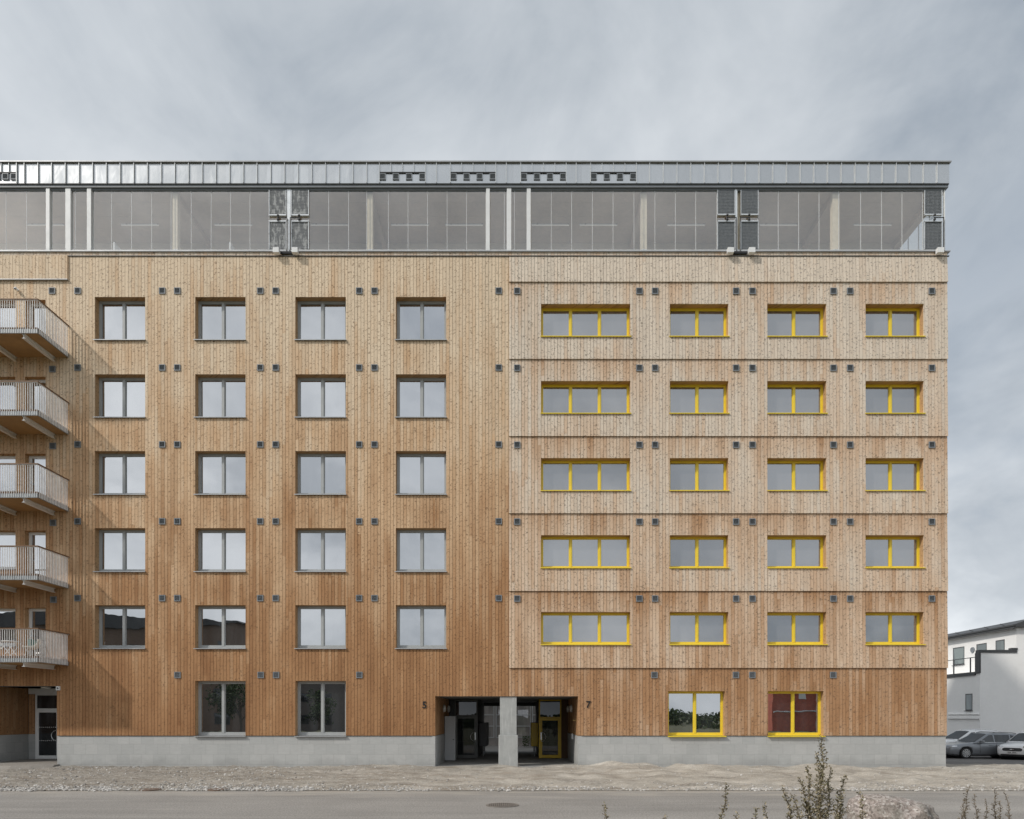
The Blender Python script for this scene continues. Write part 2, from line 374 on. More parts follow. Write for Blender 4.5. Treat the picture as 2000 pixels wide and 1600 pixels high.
M['car_glass'] = glass_dark('car glass', tint=(.012,.014,.015), refl=.07, fres=.2)
M['chrome'] = plain('bright trim', (.75,.76,.77), .2, metal=.9, var=.05)
M['head_glass'] = plain('headlight lens', (.62,.64,.66), .12, metal=.5, var=.3, scale=12)
M['tail_red'] = plain('tail light red', (.35,.02,.02), .2)
M['plate'] = plain('plate white', (.70,.70,.68), .4, var=.05)
M['plate_ink'] = plain('plate ink', (.06,.06,.08), .5)
M['black_paint'] = plain('black lettering', (.012,.012,.013), .5)

# ------------------------------------------------------------------ ground
def sheet(name, x0, x1, y0, y1, nx, ny, zf, mat):
    mb = MB(); ids = []
    for j in range(ny+1):
        row = []
        for i in range(nx+1):
            x = x0 + (x1-x0)*i/nx; y = y0 + (y1-y0)*j/ny
            row.append(mb.vert((x, y, zf(x, y))))
        ids.append(row)
    for j in range(ny):
        for i in range(nx): mb.face((ids[j][i], ids[j][i+1], ids[j+1][i+1], ids[j+1][i]))
    return struct(mb.build(name, mat, smooth=True))
ROADZ = -.15
sheet('ground', -900, 900, -900, 900, 8, 8, lambda x, y: -.9, M['grass_ground'])
sheet('road', -120, 120, -13.2, -6.5, 60, 8, lambda x, y: ROADZ, M['road'])
def vergez(x, y):
    t = min(1, max(0, (-13.0 - y)/6.0)); base = ROADZ - .05 + .5*t*t*(3-2*t)
    return base + .05*noise.noise((x*.6, y*.6, 3))
sheet('verge', -60, 60, -48, -12.9, 80, 40, vergez, M['grass_ground'])
def smooth(a, b, v):
    t = min(1, max(0, (v-a)/(b-a))); return t*t*(3-2*t)
def gravz(x, y):
    t = max(0.0, (y + 6.95)/6.95)
    z = ROADZ + .014 + (.05 - ROADZ)*min(1, t)**1.2 - .05*smooth(0, 17, x)*t
    if x > 16.6: z -= .05*max(0, y)/3
    edge = smooth(0, .12, t)
    n = noise.noise((x*.35, y*.9, 1.3)); n2 = noise.noise((x*1.3, y*2.4, 4.1)); n3 = noise.noise((x*4, y*6, 9)); n4 = noise.noise((x*11, y*13, 2))
    sand = smooth(-6, -1, x)*(1-smooth(13, 18, x))
    amp = .03 + .075*sand
    n5 = noise.noise((x*.7, y*2.6, 12)); cz = 1 - .6*sand
    z += edge*(amp*n + (.035+.05*sand)*n2 + .022*n5 + cz*(.036*n3 + .024*n4))
    z += edge*sand*.06*max(0, noise.noise((x*.9+7, y*1.3, 6)))*2
    # piles of sand pushed up against the wall
    for cx, w, h in ((4.2,1.1,.17),(6.2,.35,.16),(8.6,.6,.05),(12.0,1.2,.10),(7.1,.5,.10),(-5.6,1.6,.06)):
        z += h*math.exp(-((x-cx)/w)**2)*smooth(-2.3, -.6, y)
    if -3.3 < x < 2.4: z -= .02*smooth(-1.5, 0, y)
    if x < -17.3: z -= .06*smooth(-17.3, -18.2, x)*0
    return z
sheet('gravel', -27, 16.8, -6.95, .12, 640, 110, gravz, M['gravel'])
sheet('gravel', 16.8, 48, -6.95, 2.6, 300, 110, gravz, M['gravel'])
def lotz(x, y):
    return -.11 - .33*smooth(-1.5, 15, y) + .02*noise.noise((x*.4, y*.4, 0))
sheet('car_park', 16.84, 110, 1.0, 60, 60, 60, lotz, M['lot'])
sheet('courtyard', -40, 16.7, 12.02, 40, 20, 20, lambda x, y: -.07, plain('courtyard paving', (.27,.255,.235), .85, var=.12))
# raised asphalt apron in front of the left entrance
mb = MB()
n = 14
top = []
for i in range(n+1):
    x = -26 + (26-17.93)*i/n
    yf = -.95 - .25*noise.noise((x*.7, 0, 0)) + (.5*smooth(-18.9, -17.93, x))
    top.append(((x, 2.35, .205), (x, yf, .17 - .03*smooth(-24, -18, x)), (x, yf-.35, -.1)))
ids = [[mb.vert(p) for p in c] for c in top]
for a, b in zip(ids, ids[1:]):
    for k in range(2): mb.face((a[k], a[k+1], b[k+1], b[k]))
mb.face(ids[-1] + [mb.vert((-17.93, 2.35, -.1))])
struct(mb.build('pavement', mat_asphalt('apron asphalt', (.27,.25,.225))))
# pale spill of sand on the apron front
# loose stones
def stone_mesh(mb, c, r):
    t = (1+5**.5)/2
    vs = [(-1,t,0),(1,t,0),(-1,-t,0),(1,-t,0),(0,-1,t),(0,1,t),(0,-1,-t),(0,1,-t),(t,0,-1),(t,0,1),(-t,0,-1),(-t,0,1)]
    fs = [(0,11,5),(0,5,1),(0,1,7),(0,7,10),(0,10,11),(1,5,9),(5,11,4),(11,10,2),(10,7,6),(7,1,8),(3,9,4),(3,4,2),(3,2,6),(3,6,8),(3,8,9),(4,9,5),(2,4,11),(6,2,10),(8,6,7),(9,8,1)]
    sx, sy, sz = (r*random.uniform(.6,1.3)/1.9 for _ in range(3)); sz *= .7; a = random.uniform(0, 6.28); ca, sa = math.cos(a), math.sin(a)
    ids = []
    for v in vs:
        k = random.uniform(.8, 1.2); x, y, z = v[0]*sx*k, v[1]*sy*k, v[2]*sz*k
        ids.append(mb.vert((c[0]+x*ca-y*sa, c[1]+x*sa+y*ca, c[2]+z)))
    for f in fs: mb.face([ids[i] for i in f])
mb = MB()
for k in range(19000):
    x = random.uniform(-24, 32)
    if random.random() < .62: y = -6.95 + abs(random.gauss(.1, .6)) - (.25*random.random() if noise.noise((x*.8, 0, 8)) > .1 else 0)
    else: y = random.uniform(-6.8, -.3)
    dens = 1.0 if x < -6 else (.75 if x > 14 else .45)
    if y > -5.6 and x > -8 and x < 15: dens *= .6
    if noise.noise((x*.5, y*.7, 5)) < -.15: dens *= .4
    if random.random() > dens: continue
    r = random.choice((.010,.012,.016,.020,.026,.036)) * (1.25 if y < -6.1 else 1) * (1.15 if x < -6 else 1)
    stone_mesh(mb, (x, y, max(ROADZ+.003, gravz(x, y)) + r*.15), r)
struct(mb.build('gravel_stones', M['stones']), 'stuff')

# ------------------------------------------------------------------ the timber apartment building
B = thing('apartment_building', 'six storey timber clad apartment block with grey and yellow windows and a glazed roof terrace', 'building')
def part(mb, name, mats, parent=B, **k): return mb.build(name, mats, parent, **k)
XR = 16.78
FL = [0, -3.006, -6.012, -9.018, -12.03]          # storey offsets of the five upper rows
grey_cols = [(185,283.5),(381,479.5),(577,675.5),(773,871.5)]
holes_left, holes_right, wins = [], [], []
for k, (yt, yb) in enumerate(((580,664),(731,815),(881,965.5),(1031.5,1116),(1182,1266))):
    for a, b in grey_cols: wins.append(('grey', X(a), X(b), Z(yb), Z(yt)))
for a, b in grey_cols[1:3]: wins.append(('grey', X(a), X(b), Z(1437.5), Z(1330)))
yel_cols = [(1057,1231,3),(1308,1422.5,2),(1499,1613.5,2),(1690,1804,2)]
for k, (yt, yb) in enumerate(((594,658),(744.5,808),(895,958.5),(1045.5,1109),(1195.5,1258.5))):
    for a, b, p in yel_cols: wins.append(('yellow%d' % p, X(a), X(b), Z(yb), Z(yt)))
for a, b in ((1305,1416),(1500,1609)): wins.append(('yellow2', X(a), X(b), Z(1437.5), Z(1350)))
doors = []
for k in range(5):
    zt = 18.29 + FL[k]
    doors.append(('door', -19.28, -18.46, zt-2.13, zt)); doors.append(('side', -21.2, -19.64, zt-1.5, zt))
PASS = (-3.24, 2.34, -.2, 2.8)
RECESS = (-20.9, -18.02, -.2, 3.2)
holes = [w[1:] for w in wins] + [d[1:] for d in doors] + [PASS, RECESS]

def cut(iv, hs):                                    # subtract intervals
    out = [iv]
    for a, b in hs:
        nx = []
        for p, q in out:
            if b <= p or a >= q: nx.append((p, q)); continue
            if a > p: nx.append((p, a))
            if b < q: nx.append((b, q))
        out = nx
    return [(p, q) for p, q in out if q-p > .012]
GAP = .0115
def boards(mb, u0, u1, v0, v1, hs, place, front, tonef, back=0.0, seed=0):
    rnd = random.Random(seed); k = math.floor(u0/BW)
    while k*BW < u1:
        a0, b0 = k*BW + GAP/2, (k+1)*BW - GAP/2
        a0, b0 = max(a0, u0), min(b0, u1); k += 1
        if b0-a0 < .012: continue
        cuts = sorted({a0, b0} | {e for h in hs for e in h[:2] if a0 < e < b0})
        jit = rnd.uniform(-.002, .002)
        for a, b in zip(cuts, cuts[1:]):
            if b-a < .01: continue
            mid = (a+b)/2
            for p, q in cut((v0, v1), [(h[2], h[3]) for h in hs if h[0] < mid < h[1]]):
                n = max(1, round((q-p)/.7)); prev = None; cols = []
                for i in range(n+1):
                    v = p + (q-p)*i/n; t = tonef(mid, v); fr = front(v) + jit
                    cols.append([mb.vert(place(a, v, back), t), mb.vert(place(a, v, fr), t), mb.vert(place(b, v, fr), t), mb.vert(place(b, v, back), t)])
                for c, d in zip(cols, cols[1:]):
                    for i in range(3): mb.face((c[i], c[i+1], d[i+1], d[i]))
                mb.face(cols[0]); mb.face(cols[-1][::-1])
facade = lambda u, v, d: (u, -d, v)
ZTOP, ZPL = Z(500), Z(1437)
XS = X(994)
def under_sill(x, z, dz=1.15):
    for w in wins:
        if w[1] < x < w[2] and w[3]-dz < z < w[3]: return 1 - (w[3]-z)/dz
    return 0
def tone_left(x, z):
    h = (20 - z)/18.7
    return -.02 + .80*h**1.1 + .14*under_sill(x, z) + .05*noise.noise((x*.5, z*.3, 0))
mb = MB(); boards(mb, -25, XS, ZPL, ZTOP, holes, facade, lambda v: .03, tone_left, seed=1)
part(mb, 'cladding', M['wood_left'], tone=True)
# shingled timber bands of the right half, each leaning out to its lower edge
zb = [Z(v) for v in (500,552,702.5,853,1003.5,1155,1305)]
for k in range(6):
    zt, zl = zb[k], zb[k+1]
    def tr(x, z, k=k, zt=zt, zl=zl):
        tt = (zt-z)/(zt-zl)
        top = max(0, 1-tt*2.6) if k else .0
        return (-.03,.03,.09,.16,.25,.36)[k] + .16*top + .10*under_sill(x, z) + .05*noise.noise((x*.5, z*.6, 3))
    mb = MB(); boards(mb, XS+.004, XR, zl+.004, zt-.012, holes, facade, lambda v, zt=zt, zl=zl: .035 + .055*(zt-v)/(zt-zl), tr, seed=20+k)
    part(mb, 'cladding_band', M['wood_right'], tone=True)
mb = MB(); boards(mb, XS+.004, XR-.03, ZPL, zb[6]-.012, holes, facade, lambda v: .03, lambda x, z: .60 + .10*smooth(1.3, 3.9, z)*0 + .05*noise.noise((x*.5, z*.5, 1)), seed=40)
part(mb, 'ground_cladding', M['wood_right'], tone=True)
mb = MB(); boards(mb, -25, XR, Z(500)+.014, Z(491), [], facade, lambda v: .022, lambda x, z: .12, seed=50)
part(mb, 'parapet_cladding', M['wood_right'], tone=True)
mb = MB(); boards(mb, -25, X(133), Z(548), Z(500)-.01, [], facade, lambda v: .085, lambda x, z: .02, back=.032, seed=51)
part(mb, 'upper_band', M['wood_left'], tone=True)
# dark wall behind the boards, with openings
mb = MB(); xs = sorted({-25., XR-.02} | {e for h in holes for e in h[:2] if -25 < e < XR}); zs = sorted({ZPL-.01, Z(491)} | {e for h in holes for e in h[2:] if ZPL < e < Z(491)})
for a, b in zip(xs, xs[1:]):
    for c, d in zip(zs, zs[1:]):
        if any(h[0] < (a+b)/2 < h[1] and h[2] < (c+d)/2 < h[3] for h in holes): continue
        mb.quad((a,.004,c),(b,.004,c),(b,.004,d),(a,.004,d))
part(mb, 'wall', M['wood_back'])
# side wall boards on the right gable
gable = lambda u, v, d: (XR - .03 + d, u, v)
mb = MB(); boards(mb, .02, 12, ZPL, Z(491), [], gable, lambda v: .03, lambda x, z: .1 + .5*((20-z)/18.7), seed=60)
part(mb, 'gable_cladding', M['wood_right'], tone=True)
# drip ledges
mb = MB(); mb.box(-25, XR+.05, -.062, .0, Z(501.2), Z(499.8)); part(mb, 'ledge', M['charcoal'])
mb = MB(); mb.box(-25, XR+.09, -.075, .3, Z(492.2), Z(490.2)); part(mb, 'parapet_flashing', M['sill'])
mb = MB(); mb.box(-25, X(134), -.12, -.033, Z(548.6), Z(547.2)); part(mb, 'ledge', M['sill'])
mb = MB(); mb.box(X(113), PASS[0]-.14, -.045, .02, ZPL-.012, ZPL-.001); mb.box(PASS[1]+.14, XR, -.045, .02, ZPL-.012, ZPL-.001); part(mb, 'drip_strip', M['charcoal'])
# plinth
for a, b in ((X(113), PASS[0]-.0), (PASS[1]+.0, XR-.06)):
    mb = MB(); mb.box(a, b, -.012, .3, -.5, ZPL-.014); part(mb, 'plinth', M['plinth'])
# core of the house
mb = MB()
mb.box(-25, XR-.05, .42, 12, 3.2, 20.12)
mb.box(-18.0, XR-.05, .42, 12, 2.82, 3.195)
mb.box(-18.0, -3.30, .42, 12, -.3, 2.815); mb.box(2.40, XR-.05, .42, 12, -.3, 2.815)
mb.box(-25, -20.96, .42, 12, -.3, 3.195); mb.box(-20.955, -18.005, 2.45, 12, -.3, 3.195)
part(mb, 'core', M['concrete'])

# ------------------------------------------------------------------ windows
def window(kind, x0, x1, z0, z1, dep=.24, fw=.075, first=None):
    yel = kind.startswith('yellow'); np_ = 3 if kind == 'yellow3' else (1 if kind in ('door','side') else 2)
    fm = M['yellow'] if yel else (M['white_metal'] if kind in ('door','side') else M['grey_frame'])
    mw = .085 if not yel else .075
    if yel: fw = .06
    yf, yb = dep, dep+.09
    zs0 = z0 + .035
    mb = MB(); e = .004
    mb.box(x0-e, x0+fw, yf, yb, z0, z1+e); mb.box(x1-fw, x1+e, yf, yb, z0, z1+e)
    mb.box(x0+fw, x1-fw, yf, yb, zs0-.03, zs0+fw); mb.box(x0+fw, x1-fw, yf, yb, z1-fw, z1+e)
    inner = []; wd = (x1-x0-2*fw-mw*(np_-1))/np_; xx = x0+fw
    for i in range(np_):
        inner.append((xx, xx+wd)); xx += wd
        if i < np_-1: mb.box(xx, xx+mw, yf-.008, yb, zs0+fw, z1-fw); xx += mw
    o = mb.build('window' if kind != 'door' else 'balcony_door', fm, B)
    for a, b in inner:                            # each leaf: a thin sash and its pane
        m2 = MB(); sw = .03
        c, d = zs0+fw, z1-fw
        m2.box(a, a+sw, yf+.02, yb-.01, c, d); m2.box(b-sw, b, yf+.02, yb-.01, c, d); m2.box(a+sw, b-sw, yf+.02, yb-.01, c, c+sw); m2.box(a+sw, b-sw, yf+.02, yb-.01, d-sw, d)
        m2.build('sash', fm, o)
        m3 = MB(); tl = random.uniform(-.0035, .0035); tx = random.uniform(-.0035, .0035); y = yf+.05
        A = [(a+sw-.002, y+tx-tl, c+sw-.002), (b-sw+.002, y-tx-tl, c+sw-.002), (b-sw+.002, y-tx+tl, d-sw+.002), (a+sw-.002, y+tx+tl, d-sw+.002)]
        Bk = [(p[0], p[1]+.02, p[2]) for p in A]
        ia = [m3.vert(p) for p in A]; ib = [m3.vert(p) for p in Bk]
        m3.face(ia); m3.face(ib[::-1])
        for i in range(4): m3.face((ia[i], ib[i], ib[(i+1)%4], ia[(i+1)%4]))
        m3.build('pane', M['pane_dim'] if yel and z0 > 2 else M['pane'], o)
    mr = MB(); mr.tone = .35                        # timber lining of the opening
    t = .012
    mr.box(x0-t, x0, -.0, yf+.05, z0, z1+t); mr.box(x1, x1+t, -.0, yf+.05, z0, z1+t); mr.box(x0, x1, -.0, yf+.05, z1, z1+t)
    mr.build('reveal', M['reveal'] , o, tone=True)
    if kind != 'door':
        ms = MB(); fr = -.10 if not yel else -.125
        pts = [(x0-.03, fr, z0-.005), (x1+.03, fr, z0-.005)]
        ms.prism([(0,0),(1,0),(1,1),(0,1)], 0, 1) if False else None
        # sloping sheet with a turned-down nose
        for (ya, za, yb2, zb2, th) in ((fr, z0-.012, yf+.02, z0+.034, .012),):
            v = [ms.vert(p) for p in ((x0-.03,ya,za),(x1+.03,ya,za),(x1+.03,yb2,zb2),(x0-.03,yb2,zb2),(x0-.03,ya,za-th),(x1+.03,ya,za-th),(x1+.03,yb2,zb2-th),(x0-.03,yb2,zb2-th))]
            for q in ((0,1,2,3),(7,6,5,4),(0,4,5,1),(1,5,6,2),(2,6,7,3),(3,7,4,0)): ms.face([v[i] for i in q])
        ms.box(x0-.03, x1+.03, fr-.006, fr, z0-.04, z0-.008)
        ms.build('sill', M['yellow'] if yel else M['sill'], o)
    if kind == 'door':
        mh = MB(); mh.box(x0+.1, x0+.13, yf-.05, yf-.02, z0+1.0, z0+1.12); mh.box(x0+.105, x0+.125, yf-.03, yf+.01, z0+1.03, z0+1.06); mh.build('handle', M['alu'], o)
    if yel and np_ == 3: o['label'] = 'wide window with three panes in a yellow frame'
    elif yel: o['label'] = 'window with two panes in a yellow frame'
    else: o['label'] = 'window in a grey frame' if kind == 'grey' else 'white framed balcony door' if kind == 'door' else 'white framed window behind the balcony'
    return o
for w in wins: window(*w)
for d in doors: window(*d, dep=.2)

# ------------------------------------------------------------------ wall vents
def vent_mesh():
    mb = MB(); s = .122; i = .094
    for a in ((-s,-i,-s,s),(i,s,-s,s),(-i,i,-s,-i),(-i,i,i,s)): mb.box(a[0], a[1], -.035, .0, a[2], a[3], 0)
    mb.box(-i, i, -.004, 0, -i, i, 1)
    for k in range(4):
        z = -i + .022 + k*.044
        mb.obox((0,-.020,z), (i,0,0), (0,.010,.004), (0,-.003,.0075), 0)
    return mb.mesh('wall_vent', [M['vent_grey'], M['dark_hole']])
VM = vent_mesh()
rows = [568.5, 718.5, 868.5, 1018.5, 1168.5]
pxs = [152,317,346.5,508.5,538.5,701.5,731.5,974,1010,1248.5,1279,1437,1469,1627,1659.5,1819]
for r, py in enumerate(rows):
    for px in [102+r*.7] + pxs:
        o = link('wall_vent', VM, B); yo = -.03 if px < 994 else -.05
        o.location = (X(px), yo, Z(py + (3 if px < 110 and r else 0) + (1 if px > 1000 else 0)))
for px in (347, 509.5, 539.5, 702, 1278, 1437, 1469, 1627):
    o = link('wall_vent', VM, B); o.location = (X(px), -.03, Z(1318.5))

# ------------------------------------------------------------------ roof terrace
ZF, ZC = Z(490), Z(366)       # terrace floor and soffit
GY = .04                      # glass line
mb = MB(); mb.box(-25, XR-.02, .0, 12, 20.13, ZF-.01); part(mb, 'terrace_floor', plain('pale terrace floor', (.60,.58,.54), .8, var=.08))
mb = MB(); mb.box(-25, XR-.1, 3.1, 3.3, ZF-.005, ZC-.002); part(mb, 'terrace_wall', M['inner_wall'])
mb = MB()
for i in range(17):
    mb.box(-25, XR-.06, .02+i*.75, .02+i*.75+.742, ZC, ZC+.16)
part(mb, 'terrace_ceiling', M['ceiling_wood'])
# fascia and roof
zf0, zf1 = Z(362.5), Z(321.5)
mb = MB(); mb.box(-25, XR+.02, -.10, 12.1, zf0, zf1); ROOF = part(mb, 'roof', M['zinc'])
mb = MB(); mb.box(-25, XR+.07, -.17, 12.2, zf1+.004, zf1+.05); part(mb, 'roof_edge', M['sill'])
mb = MB(); mb.box(-25, XR+.0, -.075, .16, zf0-.10, zf0-.004); part(mb, 'eaves_board', M['vent_grey'])
mb = MB(); mb.box(-25, XR+.0, -.115, -.102, zf0, zf0+.03); part(mb, 'eaves_drip', M['charcoal'])
groups = [(742,831.5),(880,968.5),(1017,1105.5),(1153,1242),(-24,36)]
seams = []
p = 51
while p < 742: seams.append(p); p += 26.65
seams += [853,989,1125]
p = 1268
while p < 1850: seams.append(p); p += 26.65
for a, b in groups:
    seams += [a, b]
for i, p in enumerate([-210+26.65*k for k in range(7)]): seams.append(p)
for p in seams:
    if p < -5: continue
    mb = MB(); mb.box(X(p)-.011, X(p)+.011, -.150, -.101, zf0+.035, zf1-.004); mb.build('standing_seam', M['seam'], ROOF)
for a, b in groups:
    for q in (1,2,3):
        mb = MB(); mb.box(X(a+(b-a)*q/4)-.009, X(a+(b-a)*q/4)+.009, -.145, -.101, Z(340), zf1-.004); mb.build('standing_seam', M['seam'], ROOF)
VR = VM
for a, b in groups:
    mb = MB(); mb.box(X(a)+.012, X(b)-.012, -.150, -.101, Z(341.5), Z(340.3)); part(mb, 'vent_hood', M['charcoal'])
    for q in range(4):
        px = a + 6 + (b-a-12)*q/3
        if px < -5: continue
        o = link('roof_vent', VR, B); o.location = (X(px), -.105, Z(348.5)); 
# glass, posts, bottom and top rails
mb = MB(); mb.box(-25, XR-.1, -.02, .10, Z(490), Z(487.3)); part(mb, 'glazing_rail', M['edge'])
mb = MB(); mb.box(-25, XR-.1, .0, .10, zf0-.16, zf0-.102); part(mb, 'glazing_rail', M['vent_grey'])
for a, b in ((90,97),(128,138),(170,178),(949.5,956.5),(990,998.5),(1029,1036.5)):
    mb = MB(); mb.box(X(a), X(b), -.045, .14, Z(489.5), zf0-.105); part(mb, 'metal_post', M['white_metal'])
for a, b in ((560.5,567.5),(1436.5,1440.5)):
    mb = MB(); mb.box(X(a), X(b), -.01, .12, Z(488), zf0-.105); part(mb, 'metal_post', M['alu'])
for a, b in ((333,342.5),(715.5,726),(1253.5,1265),(1630,1643.5),(1441.5,1447.5)):
    mb = MB(); mb.box(X(a), X(b), .13, .35, ZF-.005, ZC-.001); part(mb, 'timber_post', M['post_wood'])
    mb = MB(); mb.box(X(a)+.02, X(b)-.02, .36, 3.09, ZC-.24, ZC-.002); part(mb, 'ceiling_beam', M['ceiling_wood'])
    mb = MB(); mb.box(X(a)+.03, X(b)-.0, .125, .128, Z(487), Z(481.5)); part(mb, 'post_shoe', M['alu'])
mb = MB(); mb.box(XR-.42, XR-.14, .05, 3.09, ZC-.26, ZC-.002); part(mb, 'ceiling_beam', M['ceiling_wood'])
seq = [(-60,-30,9.5,49.5,90),(97,128),(138.5,145,170),(178,216,255,294.5,332.5),(332.5,372,411,449,487,524.5),(602.5,641,680,715.5),(715.5,758,796.5,834.5,873,911,949),(957,985,990),(998.5,1005,1029),(1037,1077,1117,1157.5,1198,1239,1253),(1253.5,1280,1320,1360,1401),(1481.5,1521.5,1561.5,1601.5,1640),(1640,1683,1724,1764,1804.5),(525,560),(568,602),(1401.5,1436),(1448,1481),(1805,1845)]
for s in seq:
    for a, b in zip(s, s[1:]):
        mb = MB(); mb.box(X(a)+.006, X(b)-.006, GY, GY+.012, Z(487.2), zf0-.165); o = part(mb, 'glass_panel', M['terrace_glass'])
        mb = MB(); mb.box(X(b)-.012, X(b)+.006, GY-.006, GY+.018, Z(487), zf0-.163); mb.build('edge_profile', M['edge'], o)
ys = [.12, .9, 1.65, 2.4, 3.08]
for a, b in zip(ys, ys[1:]):
    mb = MB(); mb.box(XR-.16, XR-.15, a+.01, b-.01, Z(487), zf0-.165); o = part(mb, 'glass_panel', M['terrace_glass'])
    mb = MB(); mb.box(XR-.17, XR-.14, b-.02, b+.01, Z(487), zf0-.163); mb.build('edge_profile', M['edge'], o)
mb = MB(); mb.box(X(1845), X(1847), -.0, .05, Z(489), zf0-.105); part(mb, 'corner_profile', M['white_metal'])
# partitions seen above the parapet
for px in (212.5, 441.5):
    mb = MB(); mb.prism([(X(px), ZF), (X(px)+.06, ZF), (X(px)+.06, 20.74), (X(px), 20.74)], .25, 1.9); part(mb, 'partition', M['white_metal'])
# wire mesh ventilation panels with their pipes and white boxes
def mesh_panel(a, b, film, side):
    o = None
    for (yt, yb, key) in ((371,420,0),(432,486,1)):
        if not film and key == 0: yt, yb = 371, 419
        x0, x1, z0, z1 = X(a), X(b), Z(yb), Z(yt)
        mb = MB(); y = -.01
        mb.box(x0, x1, y+.02, y+.03, z0, z1, 1)
        nx = 13; nz = max(4, int((z1-z0)/.055))
        for i in range(nx+1):
            x = x0 + (x1-x0)*i/nx; mb.box(x-.006, x+.006, y, y+.02, z0, z1, 1)
        for i in range(nz+1):
            z = z0 + (z1-z0)*i/nz; mb.box(x0, x1, y+.004, y+.016, z-.006, z+.006, 1)
        mb.box(x0-.02, x0, y-.02, y+.035, z0, z1, 0); mb.box(x1, x1+.02, y-.02, y+.035, z0, z1, 0)
        zz = z0 if key == 0 else z1
        mb.box(x0-.02, x1+.02, y-.03, y+.04, zz-.02, zz+.02, 0)
        o = mb.build('vent_panel', [M['alu'], M['film'] if film else M['grille']], B)
        mk = MB(); xm = (x0+x1)/2 + .03*side; mk.lathe([(.045,0),(.05,.03),(.03,.05)], (xm, y-.05, zz + (.03 if key else -.06)), n=12); mk.build('pipe_joint', M['dark_metal'], o)
    xm = (X(a)+X(b))/2; xe = X(b)+.06 if side > 0 else X(a)-.06
    mb = MB(); zc = Z(426)
    mb.tube([(xm, -.06, Z(420)), (xm, -.06, Z(432))], .012)
    mb.tube([(xm, -.06, zc), (xe, -.06, zc), (xe, -.06, zc-.03), (xe, -.06, Z(489)), (xe, -.10, Z(492))], .018)
    mb.build('vent_pipe', M['dark_metal'], B)
for a, b, film, side in ((526,558,True,1),(570,602,True,-1),(1402.5,1435,False,1),(1448,1480.5,False,-1),(1807,1839.5,False,1)): mesh_panel(a, b, film, side)
for a, b in ((537,548.5),(573.5,585),(1418,1430),(1459,1471.5),(1824.5,1837)):
    mb = MB(); mb.box(X(a), X(b), -.27, -.115, Z(500.5), Z(490.8)); part(mb, 'roof_box', M['white_metal'], bevel=.008)
for a, b in ((549,572),(1431,1458)):
    mb = MB(); mb.box(X(a), X(b), -.10, -.03, Z(497.5), Z(493)); part(mb, 'cable_tray', M['dark_hole'])
# tube lamps on the terrace soffit
TG = 'tube lamps on the terrace ceiling'
proto = None
lamp_txt = ['leftmost white tube lamp on the glazed terrace ceiling', 'white tube lamp on the terrace ceiling above the left window column', 'white tube lamp on the terrace ceiling above the second grey window column', 'white tube lamp right of the left pair of film covered vent panels', 'white tube lamp just right of the second bare timber terrace post', 'white tube lamp on the terrace ceiling left of the middle white posts', 'white tube lamp on the terrace ceiling right of the middle white posts', 'white tube lamp just left of the third bare timber terrace post', 'white tube lamp right of the third timber post and left of the dark vent panels', 'white tube lamp left of the rightmost timber post', 'white tube lamp right of the rightmost timber post near the building corner']
for k, (a, b) in enumerate(((51,124),(232,312),(415,495),(605,680),(761,840),(867,946),(1036,1114),(1130,1208),(1301,1380),(1482,1561),(1666,1745))):
    if proto is None:
        proto = thing('ceiling_lamp', lamp_txt[0], 'lamp', (0,0,0), 0, TG)
        mb = MB(); mb.tube([(-.78,0,-.05),(.78,0,-.05)], .024, 10); mb.build('lamp_tube', M['tube_lit'], proto, smooth=False)
        mb = MB(); mb.box(-.8,.8,-.03,.03,-.018,-.001); mb.build('lamp_housing', M['alu'], proto); o = proto
    else: o = copy_tree(proto)
    o['label'] = lamp_txt[k]
    o.location = (X((a+b)/2, 1.95), 1.95, ZC-.003)

